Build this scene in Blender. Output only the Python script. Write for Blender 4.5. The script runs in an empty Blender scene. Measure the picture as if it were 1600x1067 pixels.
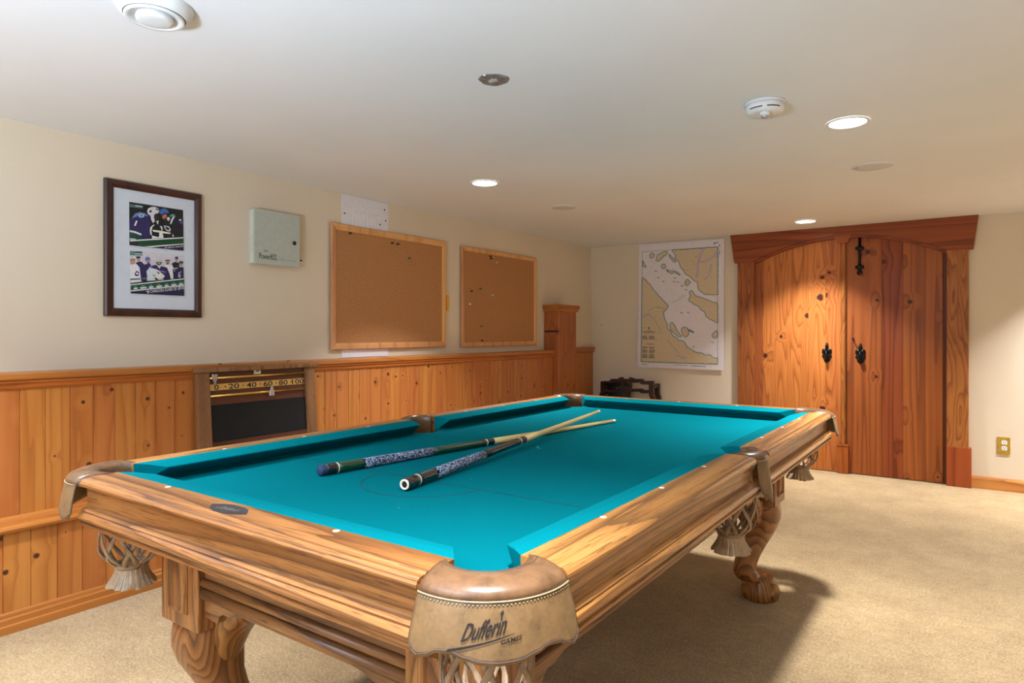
import bpy, bmesh, math, random
from math import sin, cos, pi, radians as R
random.seed(7)
sc = bpy.context.scene
COL = sc.collection

# ------------------------------------------------------------------ measured camera (a surveyed room: 1 unit = 1 m)
F, YAW, CY, H = 1024.2, R(35.035), 518.93, 1.14
CEIL, XW, YB = 1.993, -3.154, 5.886
ca, sa = cos(YAW), sin(YAW)
def ray(u, v):
    x = (u-800)/F; z = (CY-v)/F
    return (x*ca-sa, x*sa+ca, z)
def on_x(u, v, x):
    d = ray(u, v); t = x/d[0]; return (x, d[1]*t, H+d[2]*t)
def on_y(u, v, y):
    d = ray(u, v); t = y/d[1]; return (d[0]*t, y, H+d[2]*t)
def on_z(u, v, z):
    d = ray(u, v); t = (z-H)/d[2]; return (d[0]*t, d[1]*t, z)

def lin(c):
    return tuple(((x/255)/12.92 if x/255 <= .04045 else ((x/255+.055)/1.055)**2.4) for x in c)+(1,)

# ------------------------------------------------------------------ materials
MATS = {}
class NT:
    def __init__(s, name):
        s.m = bpy.data.materials.new(name); s.m.use_nodes = True
        s.t = s.m.node_tree; s.n = s.t.nodes
        s.b = s.n['Principled BSDF']
        MATS[name] = s.m
    def new(s, t, **k):
        n = s.n.new(t)
        for a, v in k.items(): setattr(n, a, v)
        return n
    def link(s, a, b): s.t.links.new(a, b)
    def math(s, op, a, b=None, c=None, clamp=False):
        n = s.new('ShaderNodeMath', operation=op); n.use_clamp = clamp
        for i, x in enumerate((a, b, c)):
            if x is None: continue
            if isinstance(x, (int, float)): n.inputs[i].default_value = x
            else: s.link(x, n.inputs[i])
        return n.outputs[0]
    def vmath(s, op, a, b):
        n = s.new('ShaderNodeVectorMath', operation=op)
        for i, x in enumerate((a, b)):
            if isinstance(x, tuple): n.inputs[i].default_value = x
            else: s.link(x, n.inputs[i])
        return n.outputs[0]
    def noise(s, vec, scale, detail=2, rough=.5, dist=0):
        n = s.new('ShaderNodeTexNoise'); s.link(vec, n.inputs['Vector'])
        n.inputs['Scale'].default_value = scale; n.inputs['Detail'].default_value = detail
        n.inputs['Roughness'].default_value = rough; n.inputs['Distortion'].default_value = dist
        return n.outputs['Fac']
    def ramp(s, fac, stops, interp='LINEAR'):
        n = s.new('ShaderNodeValToRGB'); n.color_ramp.interpolation = interp
        el = n.color_ramp.elements
        while len(el) < len(stops): el.new(.5)
        for e, (p, c) in zip(el, stops): e.position = p; e.color = c if len(c) == 4 else lin(c)
        s.link(fac, n.inputs[0]); return n.outputs[0]
    def mix(s, fac, a, b, mode='MIX'):
        n = s.new('ShaderNodeMix', data_type='RGBA', blend_type=mode)
        for i, x in ((0, fac), (6, a), (7, b)):
            if isinstance(x, (int, float)): n.inputs[i].default_value = x
            elif isinstance(x, tuple): n.inputs[i].default_value = x if len(x) == 4 else lin(x)
            else: s.link(x, n.inputs[i])
        return n.outputs[2]
    def bump(s, h, strength=.2, dist=.01):
        n = s.new('ShaderNodeBump'); n.inputs['Strength'].default_value = strength; n.inputs['Distance'].default_value = dist
        s.link(h, n.inputs['Height']); s.link(n.outputs[0], s.b.inputs['Normal'])
    def col(s, x):
        if isinstance(x, tuple): s.b.inputs['Base Color'].default_value = x if len(x) == 4 else lin(x)
        else: s.link(x, s.b.inputs['Base Color'])
    def set(s, rough=.5, metal=0, coat=0, spec=None):
        s.b.inputs['Roughness'].default_value = rough; s.b.inputs['Metallic'].default_value = metal
        s.b.inputs['Coat Weight'].default_value = coat; s.b.inputs['Coat Roughness'].default_value = .15
        if spec is not None: s.b.inputs['Specular IOR Level'].default_value = spec
    def obj(s): return s.new('ShaderNodeTexCoord').outputs['Object']
    def attr(s, n): return s.new('ShaderNodeAttribute', attribute_name=n).outputs['Fac']

def flat(name, c, rough=.5, metal=0, coat=0, var=.06, scale=40):
    t = NT(name); o = t.obj()
    n = t.noise(o, scale, 3)
    d = tuple(max(0, x*(1-var)) for x in c); l = tuple(min(255, x*(1+var)) for x in c)
    t.col(t.ramp(n, [(.3, d), (.7, l)])); t.set(rough, metal, coat); return t.m

def wood(name, light, mid, dark, axis, ring=9, freq=1.0, along=.09, rough=.4, coat=.25, pores=0, knots=0, plane=None, tint=.10, seed=0, sharp=.28, fine=.22, spec=.5):
    t = NT(name); o = t.obj(); bid = t.attr('bid')
    cmb = t.new('ShaderNodeCombineXYZ')
    for i, k in enumerate((13.7, 7.31, 3.17)): t.link(t.math('MULTIPLY_ADD', bid, k, seed*1.7*(i+1)), cmb.inputs[i])
    p = t.vmath('ADD', o, cmb.outputs[0])
    sv = [1.0, 1.0, 1.0]; sv['xyz'.index(axis)] = along
    ps = t.vmath('MULTIPLY', p, tuple(sv))
    base = t.noise(ps, 6*freq, 1.6, .45, .25)
    kn = None
    if knots:
        sep = t.new('ShaderNodeSeparateXYZ'); t.link(p, sep.inputs[0])
        c2 = t.new('ShaderNodeCombineXYZ')
        t.link(sep.outputs['xyz'.index(plane[0])], c2.inputs[0]); t.link(sep.outputs['xyz'.index(plane[1])], c2.inputs[1])
        vo = t.new('ShaderNodeTexVoronoi', voronoi_dimensions='2D'); vo.inputs['Scale'].default_value = knots
        wob = t.noise(p, 30, 1)
        t.link(c2.outputs[0], vo.inputs['Vector'])
        sc_ = t.new('ShaderNodeSeparateColor'); t.link(vo.outputs['Color'], sc_.inputs[0])
        on = t.math('GREATER_THAN', sc_.outputs[0], .34)
        size = t.math('MULTIPLY_ADD', sc_.outputs[1], .05, .026)
        d = t.math('MULTIPLY_ADD', t.math('SUBTRACT', wob, .5), .05, vo.outputs['Distance'])
        q = t.math('DIVIDE', d, size)
        kn = t.math('MULTIPLY', t.math('SUBTRACT', 1.15, q, clamp=True), on)
        halo = t.math('MULTIPLY', t.math('MULTIPLY', t.math('SUBTRACT', 1, t.math('DIVIDE', q, 5), clamp=True), on), .12)
        base = t.math('ADD', base, halo)
    fr = t.math('FRACT', t.math('MULTIPLY', base, ring))
    c = t.ramp(fr, [(0, dark), (sharp*.5, mid), (sharp+.2, light), (.85, light), (1, mid)])
    sv2 = [70.0, 70.0, 70.0]; sv2['xyz'.index(axis)] = 2.2
    fib = t.noise(t.vmath('MULTIPLY', p, tuple(sv2)), 1, 3, .6)
    c = t.mix(fine, c, t.ramp(fib, [(.3, mid), (.65, light)]))
    big = t.noise(ps, 2.2, 2)
    c = t.mix(.12, c, t.ramp(big, [(.35, mid), (.62, light)]))
    if pores:
        sv3 = [480.0, 480.0, 480.0]; sv3['xyz'.index(axis)] = 12
        po = t.noise(t.vmath('MULTIPLY', p, tuple(sv3)), 1, 1, .5)
        c = t.mix(t.math('MULTIPLY', t.math('GREATER_THAN', po, .62), pores), c, dark)
    wn = t.new('ShaderNodeTexWhiteNoise', noise_dimensions='1D'); t.link(bid, wn.inputs['W'])
    hv = t.new('ShaderNodeHueSaturation'); t.link(c, hv.inputs['Color'])
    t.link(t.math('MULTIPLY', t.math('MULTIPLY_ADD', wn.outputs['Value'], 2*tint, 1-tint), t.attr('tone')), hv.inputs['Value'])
    t.link(t.math('MULTIPLY_ADD', wn.outputs['Value'], .012, .494), hv.inputs['Hue'])
    c = hv.outputs[0]
    if kn is not None:
        c = t.mix(t.math('MULTIPLY', kn, 2.4, clamp=True), c, lin((72, 32, 14)))
    t.col(c); t.set(rough, 0, coat, spec); t.bump(t.math('ADD', fr, fib), .06, .002)
    return t.m

OAK = dict(light=(172, 116, 62), mid=(140, 88, 42), dark=(64, 36, 16), pores=.6, ring=15, freq=1.2, along=.05, rough=.38, coat=.22, sharp=.55, fine=.15)
oak_x = wood('oak_grain_across', axis='x', seed=1, **OAK)
oak_y = wood('oak_grain_lengthwise', axis='y', seed=2, **OAK)
oak_z = wood('oak_grain_upright', axis='z', seed=3, **{**OAK, 'ring': 12, 'along': .11})
oak_leg = wood('oak_leg', (160, 104, 52), (122, 74, 33), (54, 30, 12), 'z', ring=24, freq=.8, along=.5, rough=.36, coat=.3, pores=.25, seed=5, sharp=.5, fine=.12)
oak_apron = wood('oak_apron', (150, 102, 58), (118, 74, 40), (62, 38, 20), 'x', ring=10, freq=1.2, along=.05, pores=.7, sharp=.45, fine=.18, rough=.4, coat=.3, seed=8)
oak_apron_y = wood('oak_apron_lengthwise', (150, 102, 58), (118, 74, 40), (62, 38, 20), 'y', ring=10, freq=1.2, along=.05, pores=.7, sharp=.45, fine=.18, rough=.4, coat=.3, seed=9)
PINE = dict(light=(186, 118, 56), mid=(168, 96, 39), dark=(138, 72, 26), ring=5, freq=1.5, along=.06, rough=.42, coat=.25, sharp=.4, fine=.4)
pine_w = wood('knotty_pine_boards', axis='z', knots=6.6, plane='yz', seed=4, tint=.06, **PINE)
pine_t = wood('pine_moulding', axis='y', knots=2.2, plane='yz', seed=6, **{**PINE, 'light': (176, 106, 46), 'mid': (156, 87, 35), 'dark': (130, 66, 24)})
pine_dark = wood('pine_moulding_dark', axis='y', seed=7, **{**PINE, 'light': (176, 92, 36), 'mid': (150, 74, 26), 'dark': (124, 58, 20)})
pine_f = wood('pine_board_small_knots', axis='z', knots=6.5, plane='yz', seed=11, **{**PINE, 'light': (178, 108, 50), 'mid': (158, 88, 36)})
FIR = dict(rough=.5, coat=.04, pores=.12, spec=.25, sharp=.5, fine=.15)
fir_l = wood('fir_door_pale', (188, 112, 56), (170, 93, 42), (128, 64, 28), 'z', ring=14, freq=1.3, along=.07, knots=2.6, plane='xz', seed=12, tint=.10, **FIR)
fir_r = wood('fir_door_red', (156, 84, 38), (136, 68, 29), (100, 46, 19), 'z', ring=8, freq=1.1, along=.035, knots=3.4, plane='xz', seed=13, tint=.12, **FIR)
fir_h = wood('fir_header', (150, 78, 32), (130, 64, 25), (98, 46, 18), 'x', ring=6, freq=1, along=.06, seed=14, **FIR)
fir_c = wood('fir_casing', (168, 104, 48), (148, 86, 38), (104, 56, 24), 'z', ring=13, freq=1.6, along=.13, seed=15, **FIR)
fir_p = wood('fir_plinth', (166, 86, 36), (146, 70, 28), (112, 50, 20), 'z', ring=5, along=.08, seed=16, **FIR)
oak_board = wood('dark_oak_scoreboard', (138, 96, 62), (110, 72, 44), (66, 40, 24), 'z', ring=9, along=.09, pores=.5, seed=17, rough=.5, coat=.1)
brown_panel = wood('brown_panel', (92, 50, 32), (78, 40, 26), (56, 28, 18), 'y', ring=4, along=.05, seed=18, rough=.45, coat=.1)
base_oak = wood('oak_baseboard', (204, 138, 66), (178, 106, 44), (120, 66, 26), 'x', ring=7, along=.1, seed=19)
cork_frame = wood('pale_wood_frame', (216, 160, 104), (200, 140, 84), (176, 114, 64), 'z', ring=4, along=.06, seed=20)
shaft_w = wood('maple_shaft', (232, 202, 140), (222, 188, 122), (205, 168, 104), 'y', ring=3, along=.05, seed=21, rough=.3, coat=.4)
rosewood = wood('carved_rosewood', (52, 34, 28), (40, 26, 22), (24, 15, 13), 'z', ring=5, seed=22, rough=.35, coat=.3)
mahog = wood('mahogany_frame', (66, 26, 20), (52, 20, 16), (34, 12, 10), 'z', ring=4, seed=23, rough=.3, coat=.4)

def plaster(name, c, rough=.9):
    t = NT(name); o = t.obj()
    n = t.noise(o, 1.3, 3); c1 = tuple(x*.975 for x in c)
    t.col(t.ramp(n, [(.3, c1), (.7, c)])); t.set(rough, spec=.2)
    t.bump(t.noise(o, 260, 2), .05, .002); return t.m
wall_m = plaster('painted_wall_cream', (222, 208, 186))
ceil_m = plaster('ceiling_white', (230, 232, 236))

t = NT('carpet_beige'); o = t.obj()
f1 = t.noise(o, 120, 4, .8); f2 = t.noise(o, 4, 4, .65); f3 = t.noise(t.vmath('MULTIPLY', o, (1, 1.6, 1)), 26, 2)
c = t.ramp(f1, [(.30, (86, 66, 42)), (.5, (166, 140, 100)), (.70, (222, 202, 164))])
c = t.mix(.30, c, t.ramp(f2, [(.36, (128, 96, 54)), (.64, (188, 160, 114))]))
c = t.mix(.16, c, t.ramp(f3, [(.35, (130, 106, 70)), (.65, (190, 170, 130))]))
t.col(c); t.set(1.0, spec=.05); t.bump(t.math('ADD', f1, f3), .55, .006)
t.b.inputs['Sheen Weight'].default_value = .25
carpet = t.m

def feltmat(name, base, lint):
    t = NT(name); o = t.obj()
    n = t.noise(o, 420, 2, .6); g = t.noise(o, 3, 2)
    c = t.ramp(n, [(.3, tuple(x*.93 for x in base)), (.7, tuple(min(255, x*1.05) for x in base))])
    c = t.mix(.15, c, t.ramp(g, [(.35, tuple(x*.9 for x in base)), (.65, base)]))
    if lint:
        vo = t.new('ShaderNodeTexVoronoi'); vo.inputs['Scale'].default_value = 22; t.link(o, vo.inputs['Vector'])
        s_ = t.new('ShaderNodeSeparateColor'); t.link(vo.outputs['Color'], s_.inputs[0])
        k = t.math('MULTIPLY', t.math('LESS_THAN', vo.outputs['Distance'], t.math('MULTIPLY', s_.outputs[1], .045)), t.math('GREATER_THAN', s_.outputs[0], .55))
        c = t.mix(t.math('MULTIPLY', k, .5), c, (150, 215, 215))
    t.col(c); t.set(1.0, spec=.02); t.bump(n, .08, .001)
    return t.m
felt = feltmat('turquoise_bed_cloth', (0, 104, 114), True)
felt2 = feltmat('turquoise_cushion_cloth', (0, 110, 120), False)

def leather(name, a, b, rough=.36):
    t = NT(name); o = t.obj()
    n = t.noise(o, 26, 5, .65); m = t.noise(o, 160, 3)
    c = t.ramp(n, [(.25, b), (.5, a), (.8, tuple(min(255, x*1.12) for x in a))])
    c = t.mix(.2, c, t.ramp(m, [(.35, b), (.6, a)]))
    t.col(c); t.set(rough, 0, .12); t.bump(t.math('ADD', n, t.math('MULTIPLY', m, .4)), .12, .003); return t.m
tan = leather('tan_leather', (110, 79, 52), (58, 38, 25), .3)
tan_flap = leather('tan_leather_flap', (124, 96, 62), (82, 61, 37), .5)
net_m = leather('weathered_leather_net', (150, 124, 98), (84, 62, 46), .42)
fringe_m = leather('leather_fringe', (176, 152, 122), (126, 100, 74), .55)

black_ink = flat('black_ink', (22, 20, 24), .5)
stitch = flat('pale_stitching', (168, 146, 112), .7)
pocket_edge = flat('dark_edge_line', (74, 58, 56), .6)
white_pl = flat('white_plastic', (224, 226, 228), .35, var=.01)
white_gl = flat('white_painted_panel', (226, 226, 234), .4, var=.015)
grey_mesh = flat('grey_speaker_mesh', (206, 205, 203), .8, var=.05, scale=300)
dark_slot = flat('dark_slot', (26, 26, 28), .6)
steel = flat('galvanised_plate', (116, 110, 106), .55, 0, var=.25, scale=30)
alarm_m = flat('grey_green_enamel', (176, 184, 174), .45, var=.02)
alarm_side = flat('pale_enamel', (206, 208, 198), .45, var=.02)
brass = flat('polished_brass', (222, 180, 92), .25, .9, var=.04)
brass_flat = flat('brass_number_strip', (216, 180, 104), .35, .55, var=.04)
brass_plate = flat('brass_cover', (196, 164, 70), .3, .8, var=.08)
silver = flat('silver_metal', (200, 200, 205), .3, .85)
iron = flat('black_iron', (20, 19, 20), .38, .5, var=.2)
chalk_b = flat('black_chalkboard', (12, 12, 14), .9, var=.12, scale=12)
mat_b = flat('pale_blue_mat_board', (206, 214, 226), .8, var=.01)
paper = flat('chart_paper', (226, 220, 226), .75, var=.015)
pearl = flat('pearl_inlay', (238, 226, 214), .25)
plate_k = flat('dark_name_plate', (52, 54, 64), .3, .3, var=.15)
green_p = flat('green_lacquer', (10, 62, 40), .15, 0, .6)
black_p = flat('black_lacquer', (18, 22, 30), .15, 0, .6)
navy_rub = flat('navy_rubber', (34, 58, 92), .55)
ivory = flat('ivory_ferrule', (236, 226, 200), .35)
tip_w = flat('chalked_tip', (196, 220, 226), .8)
bag_k = flat('black_nylon', (14, 14, 18), .5, var=.3)
yellow = flat('yellow_plastic', (222, 168, 50), .5)
pin_k = flat('black_pin', (28, 24, 26), .4); pin_g = flat('green_pin', (40, 110, 76), .4)
pin_w = flat('white_pin', (238, 228, 208), .4); pin_y = flat('yellow_pin', (222, 190, 110), .4)
glue = flat('chalk_mark', (90, 200, 200), .9)
pencil = flat('pencil_line', (3, 58, 68), .9)

t = NT('cork'); o = t.obj()
n = t.noise(o, 120, 4, .75); n2 = t.noise(o, 420, 2)
c = t.ramp(n, [(.3, (134, 84, 46)), (.48, (176, 122, 74)), (.62, (192, 138, 88)), (.78, (214, 166, 116))])
c = t.mix(.3, c, t.ramp(n2, [(.3, (140, 90, 50)), (.7, (204, 152, 102))]))
t.col(c); t.set(.9); t.bump(n, .2, .002); cork = t.m

t = NT('speckled_linen_wrap'); o = t.obj()
vo = t.new('ShaderNodeTexVoronoi'); vo.inputs['Scale'].default_value = 420; t.link(o, vo.inputs['Vector'])
s_ = t.new('ShaderNodeSeparateColor'); t.link(vo.outputs['Color'], s_.inputs[0])
t.col(t.ramp(s_.outputs[0], [(.0, (16, 20, 34)), (.5, (44, 54, 84)), (.62, (170, 184, 214)), (1, (226, 232, 244))], 'CONSTANT')); t.set(.8)
wrap_m = t.m

t = NT('lamp_lens'); t.col((255, 250, 240))
t.b.inputs['Emission Color'].default_value = lin((255, 244, 226)); t.b.inputs['Emission Strength'].default_value = 14
lens_m = t.m
t = NT('clear_glass'); t.col((255, 255, 255)); t.set(.02); t.b.inputs['Transmission Weight'].default_value = 1; t.b.inputs['IOR'].default_value = 1.45
glass_m = t.m

INK = {}
def ink(c, rough=.45):
    k = tuple(c)
    if k not in INK: INK[k] = flat('print_ink_%d_%d_%d' % k, c, rough, var=.05, scale=200)
    return INK[k]

# ------------------------------------------------------------------ mesh builder
ORG = {}
class MB:
    def __init__(s): s.v = []; s.f = []; s.m = []; s.s = []; s.b = []; s.tn = []; s.cm = 0; s.sm = False; s.bid = 0.0; s.tone = 1.0
    def add(s, vs, fs):
        k = len(s.v); s.v += [tuple(p) for p in vs]
        for f in fs:
            s.f.append([k+i for i in f]); s.m.append(s.cm); s.s.append(s.sm); s.b.append(s.bid); s.tn.append(s.tone)
        return s
    def box(s, x0, x1, y0, y1, z0, z1):
        x0, x1 = sorted((x0, x1)); y0, y1 = sorted((y0, y1)); z0, z1 = sorted((z0, z1))
        return s.add([(x0,y0,z0),(x1,y0,z0),(x1,y1,z0),(x0,y1,z0),(x0,y0,z1),(x1,y0,z1),(x1,y1,z1),(x0,y1,z1)],
                     [(0,3,2,1),(4,5,6,7),(0,1,5,4),(1,2,6,5),(2,3,7,6),(3,0,4,7)])
    def poly(s, pts): return s.add(pts, [tuple(range(len(pts)))])
    def prism(s, a, b):
        n = len(a)
        return s.add(list(a)+list(b), [tuple(range(n))[::-1], tuple(range(n, 2*n))]+[(i, (i+1) % n, n+(i+1) % n, n+i) for i in range(n)])
    def loft(s, rings, closed=True, caps=True):
        n = len(rings[0]); vs = [p for r in rings for p in r]; fs = []
        for k in range(len(rings)-1):
            for i in range(n if closed else n-1):
                j = (i+1) % n; fs.append((k*n+i, k*n+j, (k+1)*n+j, (k+1)*n+i))
        if caps and closed: fs += [tuple(range(n))[::-1], tuple((len(rings)-1)*n+i for i in range(n))]
        return s.add(vs, fs)
    def tube(s, path, r, n=8, flatten=1.0):
        rings = []; N = len(path)
        for i, p in enumerate(path):
            a = path[max(0, i-1)]; b = path[min(N-1, i+1)]
            d = [b[k]-a[k] for k in range(3)]; L = math.sqrt(sum(x*x for x in d)) or 1; d = [x/L for x in d]
            up = (0, 0, 1) if abs(d[2]) < .9 else (1, 0, 0)
            e = [d[1]*up[2]-d[2]*up[1], d[2]*up[0]-d[0]*up[2], d[0]*up[1]-d[1]*up[0]]
            L = math.sqrt(sum(x*x for x in e)); e = [x/L for x in e]
            g = [d[1]*e[2]-d[2]*e[1], d[2]*e[0]-d[0]*e[2], d[0]*e[1]-d[1]*e[0]]
            rr = r[i] if isinstance(r, (list, tuple)) else r
            rings.append([tuple(p[k]+rr*(cos(q)*e[k]+flatten*sin(q)*g[k]) for k in range(3)) for q in [2*pi*j/n for j in range(n)]])
        return s.loft(rings)
    def lathe(s, cx, cy, prof, n=32, caps=True):
        return s.loft([[(cx+r*cos(2*pi*j/n), cy+r*sin(2*pi*j/n), z) for j in range(n)] for r, z in prof], True, caps)
    def lathe_ax(s, o, ax, prof, n=20, caps=True):
        # revolve around axis ax ('x' or 'y') through o; prof = (r, offset along axis)
        rings = []
        for r, a in prof:
            ring = []
            for j in range(n):
                q = 2*pi*j/n
                ring.append((o[0]+a, o[1]+r*cos(q), o[2]+r*sin(q)) if ax == 'x' else (o[0]+r*cos(q), o[1]+a, o[2]+r*sin(q)))
            rings.append(ring)
        return s.loft(rings, True, caps)
    def ell(s, c, r, n=14, m=9):
        rings = []
        for k in range(1, m):
            q = pi*k/m
            rings.append([(c[0]+r[0]*sin(q)*cos(2*pi*j/n), c[1]+r[1]*sin(q)*sin(2*pi*j/n), c[2]-r[2]*cos(q)) for j in range(n)])
        return s.loft(rings)
    def grid(s, fn, nu, nv):
        vs = [fn(i/nu, j/nv) for i in range(nu+1) for j in range(nv+1)]
        return s.add(vs, [(i*(nv+1)+j, (i+1)*(nv+1)+j, (i+1)*(nv+1)+j+1, i*(nv+1)+j+1) for i in range(nu) for j in range(nv)])
    def build(s, name, mats, parent=None, bevel=0, seg=2, subsurf=0, solid=0):
        if not isinstance(mats, (list, tuple)): mats = [mats]
        o0 = ORG[parent.name] if parent else (0, 0, 0)
        me = bpy.data.meshes.new(name)
        me.from_pydata([(p[0]-o0[0], p[1]-o0[1], p[2]-o0[2]) for p in s.v], [], s.f)
        for m in mats: me.materials.append(m)
        me.polygons.foreach_set('material_index', s.m); me.polygons.foreach_set('use_smooth', s.s)
        at = me.attributes.new('bid', 'FLOAT', 'FACE'); at.data.foreach_set('value', s.b)
        at = me.attributes.new('tone', 'FLOAT', 'FACE'); at.data.foreach_set('value', s.tn)
        bm = bmesh.new(); bm.from_mesh(me); bmesh.ops.recalc_face_normals(bm, faces=bm.faces); bm.to_mesh(me); bm.free()
        me.update()
        ob = bpy.data.objects.new(name, me); COL.objects.link(ob)
        if parent: ob.parent = parent
        ORG[ob.name] = o0
        if bevel:
            b = ob.modifiers.new('bevel', 'BEVEL'); b.width = bevel; b.segments = seg; b.limit_method = 'ANGLE'; b.angle_limit = R(40)
        if solid:
            b = ob.modifiers.new('solid', 'SOLIDIFY'); b.thickness = solid; b.offset = 0
        if subsurf:
            b = ob.modifiers.new('sub', 'SUBSURF'); b.levels = b.render_levels = subsurf
        return ob

def tag(o, label, cat, group=None, kind=None):
    o['label'] = label; o['category'] = cat
    if group: o['group'] = group
    if kind: o['kind'] = kind
    return o
def empty(name, loc, label, cat, group=None, kind=None):
    o = bpy.data.objects.new(name, None); COL.objects.link(o); o.location = loc; o.empty_display_size = .05
    ORG[o.name] = tuple(loc); return tag(o, label, cat, group, kind)

_tc = {}
def text2d(body, bold=0.0, spacing=1.0):
    k = (body, bold, spacing)
    if k in _tc: return _tc[k]
    cu = bpy.data.curves.new('t', 'FONT'); cu.body = body; cu.offset = bold; cu.resolution_u = 3; cu.space_character = spacing
    ob = bpy.data.objects.new('t', cu); COL.objects.link(ob)
    dg = bpy.context.evaluated_depsgraph_get()
    me = bpy.data.meshes.new_from_object(ob.evaluated_get(dg))
    vs = [tuple(v.co)[:2] for v in me.vertices]; fs = [tuple(p.vertices) for p in me.polygons]
    bpy.data.objects.remove(ob); bpy.data.curves.remove(cu); bpy.data.meshes.remove(me)
    x0 = min(v[0] for v in vs); x1 = max(v[0] for v in vs)
    caph = .70
    vs = [((v[0]-x0)/(x1-x0), v[1]/caph) for v in vs]     # 0..1 across, cap height = 1
    _tc[k] = (vs, fs); return _tc[k]
def put_text(mb, body, fn, bold=0.0, spacing=1.0):
    vs, fs = text2d(body, bold, spacing); mb.add([fn(x, y) for x, y in vs], fs)

# ================================================================== SETTING
XR, YR = 3.2, -2.6            # right wall and rear wall (behind the camera)
m = MB(); m.box(XW-.1, XR+.1, YR-.1, YB+.15, -.05, 0); tag(m.build('floor', carpet), 'beige cut pile carpet over the whole floor', 'floor', kind='structure')
m = MB(); m.box(XW-.1, XR+.1, YR-.1, YB+.15, CEIL, CEIL+.08); tag(m.build('ceiling', ceil_m), 'white painted flat ceiling with recessed lamps', 'ceiling', kind='structure')
m = MB(); m.box(XW-.1, XW, YR-.1, YB+.1, 0, CEIL); tag(m.build('wall_left', wall_m), 'cream painted wall above the pine wainscot', 'wall', kind='structure')
m = MB(); m.box(XR, XR+.1, YR-.1, YB+.1, 0, CEIL); tag(m.build('wall_right', wall_m), 'cream painted wall across from the wainscot', 'wall', kind='structure')

YF = YB-.045                  # front of the door casings
LX0, LX1 = on_y(1179, 500, YB)[0], on_y(1480, 500, YB)[0]       # door opening
CXm = on_y(1321.5, 500, YB)[0]
DTOP = 1.94
m = MB()
m.box(XW, LX0, YB, YB+.1, 0, CEIL); m.box(LX1, XR, YB, YB+.1, 0, CEIL); m.box(LX0, LX1, YB, YB+.1, DTOP, CEIL)
tag(m.build('wall_back', wall_m), 'cream painted end wall with the arched double door', 'wall', kind='structure')
# unseen rear wall behind the camera, with a wide window added to let daylight in
WX0, WX1, WZ0, WZ1 = -2.9, .2, .75, 1.85
m = MB()
m.box(XW, WX0, YR-.1, YR, 0, CEIL); m.box(WX1, XR, YR-.1, YR, 0, CEIL); m.box(WX0, WX1, YR-.1, YR, 0, WZ0); m.box(WX0, WX1, YR-.1, YR, WZ1, CEIL)
tag(m.build('wall_rear', wall_m), 'cream painted wall with the added wide window', 'wall', kind='structure')
m = MB()
for a, b in ((WX0, WX0+.05), (WX1-.05, WX1), (-1.38, -1.32)): m.box(a, b, YR-.08, YR-.02, WZ0, WZ1)
m.box(WX0, WX1, YR-.08, YR-.02, WZ0, WZ0+.05); m.box(WX0, WX1, YR-.08, YR-.02, WZ1-.05, WZ1)
wf = m.build('added_window_1', white_pl)
m = MB(); m.box(WX0+.04, WX1-.04, YR-.054, YR-.05, WZ0+.04, WZ1-.04); m.build('pane', glass_m, wf)
tag(wf, 'white framed wide window added in the unseen rear wall', 'window', kind='structure')

# ---- pine wainscot along the left wall
XU, XC, XL_, XN, XBB = -3.06, -3.036, -2.99, -2.962, -2.972
ZL, ZC0, ZC1 = .408, .949, .981
YCOL0, YCOL1, XCOL = 5.0, 5.315, -3.0
def boards(mb, x, y0, y1, z0, z1, off, w, d=.02, groove=.0022):
    k = math.floor((y0-off)/w)-1
    while off+k*w < y1:
        a = max(y0, off+k*w); b = min(y1, off+(k+1)*w)
        if b-a > .008:
            mb.bid = (k % 97)*.61+.37; g = groove
            pr = [(x-d, a), (x-.004, a), (x, a+g), (x, b-g), (x-.004, b), (x-d, b)]
            mb.prism([(p[0], p[1], z0) for p in pr], [(p[0], p[1], z1) for p in pr])
        k += 1
m = MB(); boards(m, XU, YR, YCOL0, ZL, ZC0, .999, .0872)
m.bid = .2; m.box(XW, XU-.02, YR, YCOL0, ZL, ZC0)
tag(m.build('trim_1', pine_w), 'upper tier of vertical knotty pine boards on the wall', 'wainscot', kind='structure')
m = MB(); boards(m, XL_, YR, YCOL0, 0, ZL-.03, .922, .09)
m.bid = .3; m.box(XW, XL_-.02, YR, YCOL0, 0, ZL-.03)
tag(m.build('trim_2', pine_w), 'lower tier of vertical knotty pine boards under the ledge', 'wainscot', kind='structure')
def mould(name, prof, y0, y1, mat, label, cat='moulding', bid=.5):
    mb = MB(); mb.bid = bid
    mb.prism([(x, y0, z) for x, z in prof], [(x, y1, z) for x, z in prof])
    return tag(mb.build(name, mat, bevel=.002), label, cat, kind='structure')
mould('trim_3', [(XW, ZL-.03), (XL_+.006, ZL-.03), (XN-.006, ZL-.026), (XN, ZL-.014), (XN-.004, ZL-.003), (XN-.014, ZL), (XU+.016, ZL), (XU+.012, ZL+.010), (XU, ZL+.016), (XW, ZL+.016)], YR, YCOL0, pine_t, 'rounded pine ledge between the two tiers of boards', 'ledge')
mould('trim_4', [(XW, ZC0), (XU+.012, ZC0), (XC-.004, ZC0+.004), (XC, ZC0+.01), (XC, ZC1-.004), (XC-.004, ZC1), (XW, ZC1)], YR, YCOL0, pine_t, 'pine cap rail along the top of the wainscot', 'moulding')
mould('trim_5', [(XU-.005, ZC0-.034), (XU+.004, ZC0-.034), (XU+.006, ZC0-.028), (XU+.011, ZC0-.026), (XU+.012, ZC0-.012), (XU+.018, ZC0-.008), (XU+.02, ZC0), (XU-.005, ZC0)], YR, YCOL0, pine_dark, 'dark stepped pine moulding under the cap rail', 'moulding')
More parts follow.
